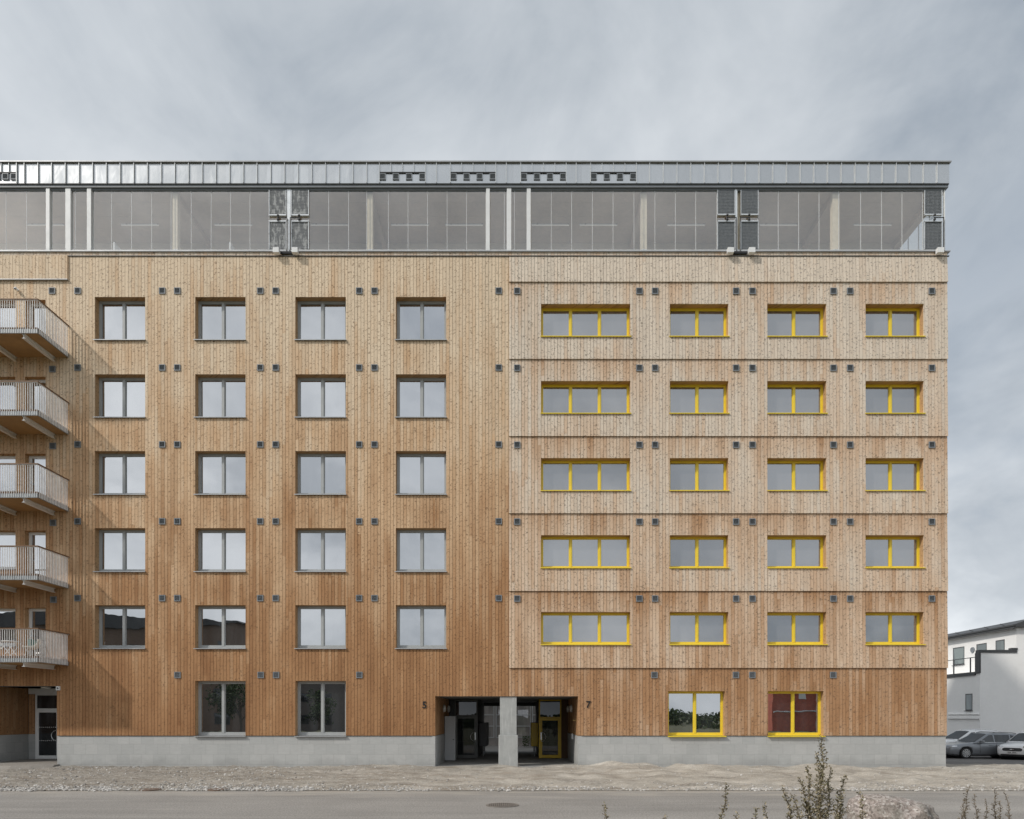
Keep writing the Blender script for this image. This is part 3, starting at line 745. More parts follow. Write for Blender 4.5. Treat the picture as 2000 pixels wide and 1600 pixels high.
# ------------------------------------------------------------------ balconies
def balcony(k):
    dz = FL[k]; XE, XW, DEP = -17.56, -22.6, 1.75
    zb_, zt_ = 16.02+dz, 16.16+dz
    mb = MB()
    mb.box(XW, XE-.03, -DEP+.03, -.035, zb_+.02, zt_-.03, 0)                    # ply underside
    for i in range(12):                                                         # deck boards
        y = -DEP+.04 + i*.142; mb.box(XW, XE-.04, y, y+.132, zt_-.028, zt_, 1)
    mb.box(XW, XE, -DEP, -DEP+.028, zb_, zt_+.01, 2); mb.box(XE-.028, XE, -DEP+.03, -.03, zb_, zt_+.01, 2)
    o = mb.build('balcony', [M['ply'], M['deck_wood'], M['zinc_channel']], B)
    for xb in (-18.13, -19.63, -21.13):
        m2 = MB(); y0, y1 = -DEP+.07, -.034; h = .15
        m2.box(xb-.055, xb+.055, y0, y1, zb_-h, zb_-h+.016); m2.box(xb-.055, xb+.055, y0, y1, zb_-.016, zb_+.018); m2.box(xb-.008, xb+.008, y0, y1, zb_-h+.016, zb_-.016)
        m2.build('beam', M['white_metal'], o)
    zr = 17.27+dz
    m3 = MB()
    x = XE-.02
    while x > XW: m3.box(x-.005, x+.005, -DEP-.014, -DEP-.001+.012, zb_+.02, zr-.05); x -= .0845
    y = -DEP+.09
    while y < -.06: m3.box(XE+.001, XE+.011, y-.022, y+.022, zb_+.02, zr-.05); y += .085
    m3.box(XW, XE+.012, -DEP-.012, -DEP+.012, zr-.055, zr-.04); m3.box(XE-.012, XE+.012, -DEP+.013, -.035, zr-.055, zr-.04)
    m3.build('railing', M['zinc_bar'], o)
    m4 = MB(); m4.box(XW, XE+.03, -DEP-.035, -DEP+.035, zr-.039, zr); m4.box(XE-.035, XE+.035, -DEP+.036, -.033, zr-.039, zr)
    m4.build('handrail', M['rail_wood'], o)
    m5 = MB(); m5.box(XW, XE-.04, -DEP+.05, -DEP+.075, zt_+.02, zt_+.10); m5.box(XE-.075, XE-.05, -DEP+.08, -.04, zt_+.02, zt_+.10)
    m5.build('kick_board', M['rail_wood'], o)
    return o
for k in range(5): balcony(k)
# furniture on the lowest balcony
zfl = 16.16 + FL[4] + .001
t = thing('folding_table', 'white folding bistro table with crossed legs on the lowest balcony', 'table', (-19.25, -.8, zfl))
mb = MB(); mb.lathe([(.29,.70),(.30,.71),(.30,.725),(.29,.735)], (0,0,0), n=28); mb.build('tabletop', M['white_metal'], t)
for s in (-1, 1):
    for q in (-1, 1):
        mb = MB(); mb.bar((-.27*q, .17*s, 0), (.27*q, .17*s+.02*q, .70), .022, .022); mb.build('leg', M['white_metal'], t)
def chair(x, y, rz, label):
    t = thing('balcony_chair', label, 'chair', (x, y, zfl), rz, 'chairs on the lowest balcony')
    mb = MB(); pr = [(-.24,.43),(-.20,.42),(.0,.41),(.15,.43),(.21,.50),(.25,.62),(.28,.76),(.27,.80)]
    rows = []
    for j in range(9):
        w = -1 + j/4; rows.append([mb.vert((x0 - .03*w*w*(1 if x0 > .1 else 0), w*.25*(1 if z < .5 else 1-.35*(z-.5)/.3), z + .10*w**4*(1 if z < .55 else .1))) for x0, z in pr])
    for a, b in zip(rows, rows[1:]):
        for i in range(len(pr)-1): mb.face((a[i], a[i+1], b[i+1], b[i]))
    me = mb.build('seat_shell', plain('cream shell', (.62,.57,.49), .5), t, smooth=True)
    me.modifiers.new('s', 'SOLIDIFY').thickness = .018
    for sx, sy in ((-1,-1),(-1,1),(1,-1),(1,1)):
        mb = MB(); mb.tube([(.13*sx, .13*sy, .41), (.21*sx, .20*sy, 0)], [.014,.010], 8); mb.build('leg', M['white_metal'], t)
    return t
chair(-18.45, -.8, R(20), 'cream shell chair right of the balcony table with a green cushion')
chair(-19.98, -.75, R(180), 'cream shell chair left of the balcony table at the photo edge')
mb = MB()
for i in range(9):
    th = math.pi*i/8; pass
bm = bmesh.new(); bmesh.ops.create_uvsphere(bm, u_segments=20, v_segments=12, radius=1)
for v in bm.verts:
    c = v.co; c.x = math.copysign(abs(c.x)**.55, c.x)*.19; c.z = math.copysign(abs(c.z)**.55, c.z)*.19; c.y = c.y*.07
me = bpy.data.meshes.new('cushion'); bm.to_mesh(me); bm.free(); me.materials.append(plain('green cloth', (.10,.17,.15), .9))
for p in me.polygons: p.use_smooth = True
o = link('cushion', me); o.location = (-18.4, -.80, zfl+.62); o.rotation_euler = (R(-18), R(8), R(75)); tag(o, 'dark green cushion leaning in the right balcony chair', 'cushion')
t = thing('potted_plant', 'small leafy plant in a dark pot on the balcony table', 'plant', (-19.12, -.78, zfl+.736))
mb = MB(); mb.lathe([(.045,0),(.065,.10),(.06,.10)], (0,0,0), n=16); mb.build('pot', M['charcoal'], t)
mb = MB()
for k in range(60):
    a = random.uniform(0,6.28); r = random.uniform(.02,.16); h = .12 + random.uniform(.02,.26)
    c = Vector((r*math.cos(a), r*math.sin(a), h)); d = Vector((math.cos(a), math.sin(a), .3))*.05; s = Vector((-math.sin(a), math.cos(a), 0))*.018
    mb.quad(c, c+d*.5+s, c+d, c+d*.5-s)
mb.build('foliage', M['hedge'], t)
mb = MB()
for k in range(7):
    a = k*.9; mb.tube([(0,0,.09),(.05*math.cos(a),.05*math.sin(a),.2),(.12*math.cos(a),.12*math.sin(a),.3)], .003, 5)
mb.build('stem', M['stem'], t)

# ------------------------------------------------------------------ left entrance recess
mb = MB(); side = lambda u, v, d: (-20.9 + d, u, v)
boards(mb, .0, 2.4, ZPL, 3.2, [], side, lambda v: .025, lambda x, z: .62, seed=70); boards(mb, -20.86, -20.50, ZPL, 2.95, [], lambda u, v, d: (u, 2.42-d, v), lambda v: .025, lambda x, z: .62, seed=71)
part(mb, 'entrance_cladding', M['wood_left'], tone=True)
mb = MB(); mb.box(-20.95, -20.86, .0, 2.40, -.1, ZPL-.004); mb.box(-20.855, -20.50, 2.38, 2.44, -.1, ZPL-.004); part(mb, 'plinth', M['plinth'])
mb = MB(); mb.box(-20.9, -18.03, .03, 2.44, 3.2, 3.26); part(mb, 'entrance_soffit', plain('grey soffit', (.33,.33,.325), .8, var=.06))
mb = MB(); mb.box(-20.8, -18.03, 2.30, 2.44, 2.97, 3.197); part(mb, 'entrance_lintel', M['white_metal'])
mb = MB(); mb.box(-18.03, -17.98, .0, 2.44, -.1, 3.197); part(mb, 'entrance_side_wall', M['plinth'])
def door(parent, name, x0, x1, y, z0, z1, zl, fm, gm, handle_left, label=None, side=.0, pull=True):
    """framed door leaf with a transom light; z1 = top of frame, zl = top of leaf"""
    mb = MB(); w = .06
    mb.box(x0, x0+w, y, y+.1, z0, z1); mb.box(x1-w, x1, y, y+.1, z0, z1); mb.box(x0+w, x1-w, y, y+.1, z1-w, z1); mb.box(x0+w, x1-w, y, y+.1, zl, zl+w)
    o = mb.build(name, fm, parent)
    if label: o['label'] = label
    lw = .09; a, b = x0+w+.004, x1-w-.004; yy = y-.01
    mb = MB(); mb.box(a, a+lw, yy, yy+.06, z0+.01, zl-.004); mb.box(b-lw, b, yy, yy+.06, z0+.01, zl-.004); mb.box(a+lw, b-lw, yy, yy+.06, z0+.01, z0+.15); mb.box(a+lw, b-lw, yy, yy+.06, zl-.11, zl-.004)
    mb.build('door_leaf', fm, o)
    mb = MB(); mb.box(a+lw-.002, b-lw+.002, yy+.02, yy+.035, z0+.148, zl-.108); mb.build('pane', gm, o)
    mb = MB(); mb.box(x0+w-.002, x1-w+.002, y+.04, y+.055, zl+w, z1-w); mb.build('transom_pane', gm, o)
    mb = MB()
    for zz in (z0+.78, z0+1.35):
        n = 9
        for i in range(n):
            xx = a+lw+.04 + (b-a-2*lw-.08)*i/(n-1); mb.box(xx-.018, xx+.018, yy+.013, yy+.0195, zz-.012, zz+.012)
    mb.build('glass_marking', M['white_metal'] if fm is M['white_metal'] else M['dark_metal'], o)
    hx = a+lw/2 if handle_left else b-lw/2; sg = 1 if handle_left else -1
    mb = MB(); mb.box(hx-.025, hx+.025, yy-.012, yy-.001, z0+.85, z0+1.2); mb.tube([(hx, yy-.05, z0+.80)] + [(hx+sg*(.22*math.sin(t*math.pi/8)), yy-.06, z0+1.0-.22*math.cos(t*math.pi/8)) for t in range(1,8)] + [(hx, yy-.05, z0+1.22)], .013, 8)
    mb.build('handle', M['alu'], o)
    return o
mb = MB(); mb.box(-19.44, -18.03, 2.36, 2.44, .2, 2.97); part(mb, 'entrance_wall', M['grey_frame'])
door(B, 'entrance_door', -20.50, -19.44, 2.30-.02-.0, .205, 2.965, 2.29, M['white_metal'], M['pane_dark'], False, 'white glazed entrance door under a transom')
mb = MB(); mb.lathe([(.15,-.05),(.17,-.03),(.17,0)], (0,0,0), n=24)
o = mb.build('ceiling_light', M['lamp_white']); o.location = (X(92,1.0), .9, 3.197); tag(o, 'round white light on the soffit of the left entrance recess', 'lamp')
mb = MB(); mb.box(-.07,.07,-.06,0,-.08,.08,0); mb.lathe([(.03,-.075),(.035,-.061)], (0,0,0), 'y', 12, 1)
o = mb.build('alarm_box', [M['white_metal'], M['dark_metal']], bevel=.0); o.location = (X(114.5), -.034, Z(1344.5)); tag(o, 'small white box on the boards beside the left entrance', 'box')
t = thing('security_camera', 'small white dome camera on the wall above the top balcony', 'camera', (X(34.5), -.032, Z(566.5)))
mb = MB(); mb.lathe([(.045,-.02),(.045,0)], (0,0,0), 'y', 16); mb.bar((0,-.02,0),(0,-.09,.0),.03); mb.build('bracket', M['white_metal'], t)
bm = bmesh.new(); bmesh.ops.create_uvsphere(bm, u_segments=16, v_segments=10, radius=.062); me = bpy.data.meshes.new('camera_head'); bm.to_mesh(me); bm.free(); me.materials.append(M['white_metal']); o = link('camera_head', me, t); o.location = (0,-.11,-.02)
mb = MB(); mb.lathe([(.03,-.015),(.025,.0)], (.02,-.165,-.05), 'y', 12); mb.build('camera_lens', M['dark_hole'], t)

# ------------------------------------------------------------------ central passage
XL, XRt, DP = PASS[0], PASS[1], 5.3
def jamb(xw, sgn, seed):
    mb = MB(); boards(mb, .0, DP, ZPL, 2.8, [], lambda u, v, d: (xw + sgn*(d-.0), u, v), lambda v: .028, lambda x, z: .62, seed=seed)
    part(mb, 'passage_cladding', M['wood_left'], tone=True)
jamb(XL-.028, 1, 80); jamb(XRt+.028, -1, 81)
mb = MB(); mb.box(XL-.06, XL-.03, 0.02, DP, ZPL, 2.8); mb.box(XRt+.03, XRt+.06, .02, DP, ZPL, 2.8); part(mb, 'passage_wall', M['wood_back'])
mb = MB(); mb.box(XL-.07, XL+.02, .303, DP, -.3, ZPL-.014); part(mb, 'plinth', M['plinth'])
mb = MB(); mb.box(XRt-.02, XRt+.07, .303, DP, -.3, ZPL-.014); part(mb, 'plinth', M['plinth'])
mb = MB(); mb.box(XL-.1, XRt+.1, .02, 12, 2.803, 2.818); part(mb, 'passage_soffit', M['concrete'])
mb = MB(); mb.box(-1.92, .98, 11.7, 12, 2.60, 2.80); part(mb, 'passage_lintel', M['dark_metal'])
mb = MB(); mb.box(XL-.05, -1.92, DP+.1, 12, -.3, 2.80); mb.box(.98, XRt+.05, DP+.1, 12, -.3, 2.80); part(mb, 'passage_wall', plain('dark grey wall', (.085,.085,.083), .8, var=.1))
mb = MB(); mb.box(XL, XRt, -.02, 12.0, -.3, .055); struct(mb.build('pavement', mat_asphalt('passage concrete', (.30,.295,.28), .08, .1)))
mb = MB(); mb.box(X(976.5), X(1009), .02, .62, ZPL+.02, 2.802); o = part(mb, 'pillar', M['pillar'], bevel=.012)
mb = MB(); mb.box(X(973.8), X(1011.5), -.06, .68, -.2, ZPL+.02); mb.build('pillar_base', M['pillar'], o, bevel=.02)
fd = plain('dark grey door paint', (.12,.125,.12), .45, var=.06)
mb = MB(); mb.box(-3.2, -2.985, DP-.04, DP+.1, .06, 2.8); part(mb, 'door_side_panel', M['dark_metal'])
door(B, 'passage_door', -2.98, -1.90, DP-.02, .06, 2.80, 2.02, fd, M['pane_dark'], False, 'dark grey glazed door in the left half of the passage')
door(B, 'passage_door', .97, 2.02, DP-.02, .06, 2.80, 1.93, M['yellow_dim'], M['pane_dark'], True, 'yellow framed glazed door in the right half of the passage')
mb = MB(); mb.box(2.02, 2.34, DP-.05, DP+.1, .06, 2.8); part(mb, 'door_side_panel', M['wood_back'])
# locker
t = thing('utility_cabinet', 'tall grey metal cabinet standing left inside the passage', 'cabinet', (-3.0, 3.1, .056))
mb = MB(); mb.box(-.21,.26,0,.5,.03,1.97); mb.build('cabinet_body', plain('grey cabinet', (.42,.43,.44), .45, var=.04), t, bevel=.006)
mb = MB(); mb.box(-.19,.24,-.014,-.001,.05,1.95); mb.build('cabinet_door', plain('grey cabinet door', (.42,.43,.44), .45, var=.04), t)
mb = MB(); mb.box(.14,.22,-.035,-.015,.93,.96); mb.build('handle', M['dark_metal'], t)
# mailboxes
def mailbox(x0, x1, y0, y1, mat, label):
    t = thing('mailbox_cabinet', label, 'mailbox', ((x0+x1)/2, y0, .55))
    w = (x1-x0)/2; L = y1-y0
    mb = MB(); mb.box(-w, w, 0, L, 0, 1.16); mb.build('cabinet_body', mat, t, bevel=.03)
    s = 1 if x0 < 0 else -1
    for i in range(4):
        for j in range(4):
            mb = MB(); mb.box(s*w if s > 0 else -w-.008, s*w+.008 if s > 0 else -w, .06+j*(L-.08)/4, .06+(j+1)*(L-.08)/4-.03, .06+i*.27, .06+i*.27+.24); mb.build('mailbox_door', mat, t)
    mb = MB(); mb.tube([(0,.3,0),(0,.3,-.49)], .025); mb.tube([(0,L-.3,0),(0,L-.3,-.49)], .025); mb.build('leg', M['alu'], t)
mailbox(-1.91, -1.52, 6.6, 8.6, plain('dark mailbox', (.10,.10,.105), .5), 'dark grey mailbox bank on the left corridor wall of the passage')
mailbox(.64, .97, 6.6, 8.6, M['yellow_dim'], 'yellow mailbox bank on the right corridor wall of the passage')
# round wall lamps
WG = 'round lamps on the passage walls'
p0 = thing('wall_lamp', '', 'lamp', (0,0,0), 0, WG)
mb = MB(); mb.lathe([(.15,.0),(.165,.02),(.16,.05),(.13,.08),(.06,.095)], (0,0,0), 'x', 24); mb.build('lamp_shade', M['lamp_white'], p0, smooth=True)
mb = MB(); mb.lathe([(.17,-.012),(.17,.0)], (0,0,0), 'x', 24); mb.build('lamp_base', M['alu'], p0)
for k, (x, y, z, rz, l) in enumerate(((XL+.014, 2.9, 2.36, 0, 'round white lamp on the left passage wall nearest the street'), (XL+.014, 4.7, 2.36, 0, 'round white lamp on the left passage wall near the dark door'), (XRt-.014, 2.9, 2.36, math.pi, 'round white lamp on the right passage wall nearest the street'), (XRt-.014, 4.7, 2.36, math.pi, 'round white lamp on the right passage wall near the yellow door'))):
    o = p0 if k == 0 else copy_tree(p0)
    o['label'] = l; o.location = (x, y, z); o.rotation_euler = (0,0,rz)
mb = MB(); mb.box(-.03,.03,-.05,.05,-.12,.12); o = mb.build('intercom_panel', M['alu']); o.location = (XRt-.05, 2.2, 1.42-.25); tag(o, 'small pale intercom panel on the right passage wall', 'intercom')
mb = MB(); mb.tube([(0,0,0),(-.10,0,0),(-.10,.25,0)], .012); mb.box(-.004,.012,-.03,.03,-.03,.03); o = mb.build('flag_holder', plain('brass', (.55,.40,.15), .3, metal=.8)); o.location = (XRt-.01, .9, Z(1407)); tag(o, 'small brass fitting on the right jamb of the passage', 'fitting')
# house numbers
def digit(ch, px, py, label):
    cu = bpy.data.curves.new('t', 'FONT'); cu.body = ch; cu.size = .365; cu.extrude = .012; cu.align_x = 'CENTER'; cu.align_y = 'CENTER'; cu.offset = .006
    ob = bpy.data.objects.new('t', cu); COL.objects.link(ob)
    dg = bpy.context.evaluated_depsgraph_get(); me = bpy.data.meshes.new_from_object(ob.evaluated_get(dg)); bpy.data.objects.remove(ob)
    me.materials.clear(); me.materials.append(M['black_paint'])
    o = link('house_number', me); o.location = (X(px), -.05, Z(py)); o.rotation_euler = (R(90), 0, 0); tag(o, label, 'house number')
digit('5', 829, 1377.5, 'black number 5 on the boards left of the passage')
digit('7', 1149, 1376.5, 'black number 7 on the boards right of the passage')

# ------------------------------------------------------------------ manhole covers
t = thing('manhole_cover', 'large round ribbed grate set in the road before the pillar', 'manhole', (X(981)*S/F*16.5, -26.7+16.55, ROADZ+.004))
mb = MB(); mb.lathe([(.40,0),(.40,.012),(.355,.012),(.355,.002)], (0,0,0), n=48); mb.build('rim', M['iron'], t)
mb = MB(); mb.lathe([(.353,.0),(.353,.003)], (0,0,0), n=48); mb.build('pit', M['dark_hole'], t)
mb = MB()
for i in range(15):
    x = -.33 + .66*i/14; h = math.sqrt(max(0, .35**2-x*x)); mb.box(x-.0135, x+.0135, -h, h, .004, .016)
mb.box(-.35,.35,-.012,.012,.003,.0145)
mb.build('grate', M['iron'], t)
for px, l in ((294, 'rusty iron cover at the road edge below the left window column'), (425, 'rusty iron cover at the road edge below the second window column')):
    d = 19.95
    mb = MB(); mb.lathe([(.27,-.06),(.27,.004),(.25,.012),(.06,.014)], (0,0,0), n=32)
    o = mb.build('drain_cover', M['rust']); o.location = ((px-CX)/F*d*1.0 - .0, -26.7+d, ROADZ+.03); o.scale = (1.1,1,1); tag(o, l, 'manhole', 'rusty covers at the road edge')

# ------------------------------------------------------------------ boulder and weeds
bm = bmesh.new(); bmesh.ops.create_icosphere(bm, subdivisions=5, radius=1)
for v in bm.verts:
    c = v.co.copy(); n1 = noise.noise(c*1.1 + Vector((3,1,7))); n2 = noise.noise(c*2.7); n3 = noise.noise(c*7); n4 = noise.noise(c*18)
    k = 1 + .20*n1 + .13*n2 + .06*n3 + .025*n4
    v.co = Vector((c.x*.55*k, c.y*.46*k, c.z*.47*k))
    if v.co.z > .30: v.co.z = .30 + (v.co.z-.30)*.45
me = bpy.data.meshes.new('boulder'); bm.to_mesh(me); bm.free(); me.materials.append(M['granite'])
for p in me.polygons: p.use_smooth = True
o = link('boulder', me); o.location = ((1742-CX)/F*8, -26.7+8, .68); tag(o, 'pinkish granite boulder with lichen at the lower right of the road', 'boulder')
o.rotation_euler = (0, R(5), R(15))

def weed(mb_l, mb_s, base, top, rnd, leaf=.025, den=120, taper=.09, bend=.06):
    base, top = Vector(base), Vector(top); L = (top-base).length
    bx, by = rnd.uniform(-bend, bend), rnd.uniform(-bend, bend)
    def pt(t): return base.lerp(top, t) + Vector((bx, by, 0))*math.sin(math.pi*t) + Vector((.012*math.sin(t*17+bx*90), .01*math.cos(t*13), 0))
    mb_s.tube([pt(i/12) for i in range(13)], [.007*(1-.75*i/12) for i in range(13)], 6)
    # short side sprays, shrinking to the tip
    n = int(L*den*.85)
    for i in range(n):
        t = .12 + .88*(i+rnd.random())/n; p = pt(min(1, t)); a = rnd.uniform(0, 6.28)
        ln = taper*(1.15-t)*rnd.uniform(.35,1.2) + .012
        d = Vector((math.cos(a), math.sin(a), rnd.uniform(.35,1.0))).normalized(); e = p + d*ln
        if ln > .03: mb_s.tube([p, e], [.0022,.0012], 4, cap=False)
        m = max(2, int(ln/.010))
        for j in range(m):
            q = p.lerp(e, (j+.6)/m); w = Vector((rnd.gauss(0,1), rnd.gauss(0,1), rnd.gauss(.3,.9))).normalized(); s = w.cross(Vector((rnd.gauss(0,1), rnd.gauss(0,1), rnd.gauss(0,1)))).normalized()
            l = leaf*rnd.uniform(.5,1.15)
            mb_l.quad(q, q + w*l*.5 + s*l*.36, q + w*l, q + w*l*.5 - s*l*.36)
def P7(px, py, d): return ((px-CX)/F*d, -26.7+d, CAMZ + (HY-py)/F*d)
rnd = random.Random(3)
def plant(stems, d, label, leafm, group=None, **kw):
    gx = sum(s[0] for s in stems)/len(stems); g = P7(gx, 1600, d); gz = vergez(g[0], g[1]) - .03
    t = thing('weed_plant', label, 'plant', (g[0], g[1], gz), 0, group)
    ml, ms = MB(), MB()
    for k, (pb, pt_, py) in enumerate(stems):
        dd = d + rnd.uniform(-.12, .12)
        b = Vector(P7(pb, 1600, dd)); b.z = gz; tp = Vector(P7(pt_, py, dd))
        o0 = Vector((g[0], g[1], gz)); weed(ml, ms, b-o0, tp-o0, rnd, **(kw if k else dict(kw, taper=kw.get('taper', .09)*1.35)))
    ml.build('foliage', leafm, t); ms.build('stem', M['stem'], t)
plant([(1592,1607,1439),(1585,1562,1520),(1580,1547,1553),(1600,1648,1514),(1608,1640,1556),(1578,1530,1538),(1590,1578,1500),(1598,1622,1500),(1594,1598,1470)], 7.0, 'tall bushy brown green weed before the right yellow ground window', M['weed'], taper=.13, den=130)
WGp = 'thin weeds along the near verge'
for pb, pt_, py, l in ((1392,1420,1529,'thin leaning weed stalk left of the tall bushy weed'), (1190,1180,1570,'small weed tip below the passage and right of the grate'), (1303,1298,1592,'tiny weed tip between the small tip and the leaning stalk'), (1440,1438,1589,'short weed tip just right of the leaning stalk'), (1482,1474,1578,'short pointed weed left of the bushy weed'), (1504,1495,1568,'short leafy weed close to the left side of the bushy weed'), (1672,1679,1547,'thin weed stalk touching the left side of the boulder')):
    plant([(pb, pt_, py)], 6.8 if px else 7, l, M['weed'], WGp, taper=.07)
plant([(1890,1896,1538),(1897,1905,1552),(1885,1884,1560)], 7.6, 'pale dead weed right of the boulder', M['weed_pale'], 'pale dead weeds by the boulder', taper=.065, den=150, leaf=.018)
plant([(1938,1942,1541),(1948,1963,1548),(1930,1928,1562),(1945,1952,1565)], 7.6, 'pale dead weed at the far right of the verge', M['weed_pale'], 'pale dead weeds by the boulder', taper=.065, den=150, leaf=.018)

M['pane_green'] = glass_dark('greenish house glass', tint=(.09,.11,.10), refl=.16, vary=1.8)
# ------------------------------------------------------------------ white house at the right
d0 = 48.6; YW = d0 - D
def XW(px, d=d0): return (px-CX)/F*d
def ZW(py, d=d0): return CAMZ + (HY-py)/F*d
H = thing('white_house', 'white rendered house with dark roof edge and roof terrace behind the cars', 'building')
xa, xb, xc = XW(1914), XW(1985), XW(2090) + 16
zp, zt2, zr = ZW(1275), ZW(1312), ZW(1225)
mb = MB()
mb.box(xb, xc, YW, YW+14, -.9, zr)                         # tall block
mb.box(xa, xb-.003, YW, YW+.3, -.9, zp)                    # parapet wall to the street
mb.box(xa+.0, xb-.003, YW+.303, YW+14, -.9, zt2-.05)       # lower block under the terrace
part(mb, 'wall', M['white_render'], H)
mb = MB(); mb.box(xa-.08, xb+.02, YW-.06, YW+.36, zp, zp+.20); mb.box(xb-.35, xb+.06, YW-.065, YW+.30, zp+.204, zp+.34); part(mb, 'coping', M['charcoal'], H)
mb = MB(); mb.box(xa-.10, xa+.03, YW-.05, YW+.40, zt2-.10, zp-.003); part(mb, 'coping', M['charcoal'], H)
mb = MB(); mb.box(xa-.10, xa+.25, YW+.42, YW+14, zt2-.22, zt2+.02); part(mb, 'terrace_edge', M['charcoal'], H)
mb = MB(); zrl = zt2 + 1.05
mb.box(xa-.02, xa+.04, YW+.42, YW+14, zrl, zrl+.05)
for i in range(7): mb.box(xa-.02, xa+.04, YW+1.0+i*1.9, YW+1.08+i*1.9, zt2+.02, zrl)
part(mb, 'terrace_rail', M['charcoal'], H)
mb = MB(); mb.prism([(xb-.30, zr-.02), (xb-.30, zr+.18), (xb+.9, zr+.62), (xc, zr+.62), (xc, zr-.02)], YW-.35, YW+14.3); rf = part(mb, 'roof', M['charcoal'], H)
for k in (.05, .20):
    mb = MB(); mb.box(xb-.40-k*.3, xb-.31, YW-.30, YW+14.2, zr-.16+k, zr-.05+k); mb.build('gutter', M['charcoal'], rf)
for i in range(8):
    mb = MB(); mb.bar((xb-.1, YW+1+i*1.7, zr+.24), (xb-.1, YW+1.5+i*1.7, zr+.42), .05); mb.build('snow_guard', M['charcoal'], rf)
def sidewin(y0, y1, z0, z1, xw):
    mb = MB(); mb.box(xw-.012, xw+.05, y0-.07, y0, z0-.07, z1+.07); mb.box(xw-.012, xw+.05, y1, y1+.07, z0-.07, z1+.07); mb.box(xw-.012, xw+.05, y0, y1, z1, z1+.07); mb.box(xw-.012, xw+.05, y0, y1, z0-.07, z0)
    o = mb.build('window', M['charcoal'], H); mb = MB(); mb.box(xw-.006, xw+.03, y0, y1, z0, z1); mb.build('pane', M['pane_green'], o)
    mb = MB(); mb.box(xw-.10, xw-.013, y0-.12, y1+.12, z0-.11, z0-.075); mb.build('sill', M['charcoal'], o)
def yat(px, xw): return xw/((px-CX)/F) - D                 # depth where a side wall is crossed
for pa, pb, pt_, pb2 in ((1946,1961,1252,1276),(1908.5,1926,1259,1280),(1862.5,1882.5,1266,1297)):
    y0, y1 = yat(pb, xb), yat(pa, xb); dm = (y0+y1)/2 + D
    sidewin(y0, y1, ZW(pb2, dm), ZW(pt_, dm), xb)
y0, y1 = yat(1898, xa), yat(1887, xa); dm = (y0+y1)/2 + D; sidewin(y0, y1, ZW(1386, dm), ZW(1357, dm), xa)
mb = MB(); dm = yat(1900.5, xb); mb.lathe([(.20,-.10),(.22,-.05),(.22,0)], (xb, dm, ZW(1269.5, dm+D)), 'x', 20); o = mb.build('wall_lamp', M['vent_grey']); tag(o, 'round grey lamp on the white house terrace wall', 'lamp')
mb = MB()
y0, y1 = yat(1913, xa), yat(1853, xa); mb.box(xa-.12, xa-.002, y0, y1, ZW(1404, 52), ZW(1401, 52)); part(mb, 'cornice', M['white_render'], H)
mb = MB(); mb.box(xa-.10, xa-.002, y0, y1, ZW(1396, 52), ZW(1394.5, 52)); part(mb, 'cornice', M['white_render'], H)

# ------------------------------------------------------------------ cars
def wheel(parent, x, y, r, w, sgn):
    mb = MB(); mb.lathe([(r*.68,-w/2),(r*.93,-w/2),(r,-w/2+.03),(r,w/2-.03),(r*.93,w/2),(r*.68,w/2)], (0,0,0), 'y', 32)
    o = mb.build('wheel', M['rubber'], parent, smooth=False); o.location = (x, y, r)
    mb = MB(); f = sgn*(w/2-.015)
    mb.lathe([(r*.69,min(f,f-sgn*.02)),(r*.69,max(f,f-sgn*.02))], (0,0,0), 'y', 32, 1)
    for k in range(10):
        a = 2*math.pi*k/10; c = Vector((math.cos(a), 0, math.sin(a)))
        mb.obox(c*r*.38 + Vector((0,f+sgn*.012,0)), c*r*.29, (0,.012,0), Vector((-c.z,0,c.x))*.024, 0)
    for k in range(32):
        a = 2*math.pi*k/32; b = 2*math.pi*(k+1)/32; y0 = f+sgn*.016
        mb.quad((r*.62*math.cos(a), y0, r*.62*math.sin(a)), (r*.69*math.cos(a), y0, r*.69*math.sin(a)), (r*.69*math.cos(b), y0, r*.69*math.sin(b)), (r*.62*math.cos(b), y0, r*.62*math.sin(b)), 0)
    mb.lathe([(r*.13,min(f,f+sgn*.03)),(r*.13,max(f,f+sgn*.03))], (0,0,0), 'y', 16, 0)
    mb.build('rim', [M['chrome'], M['dark_hole']], o)
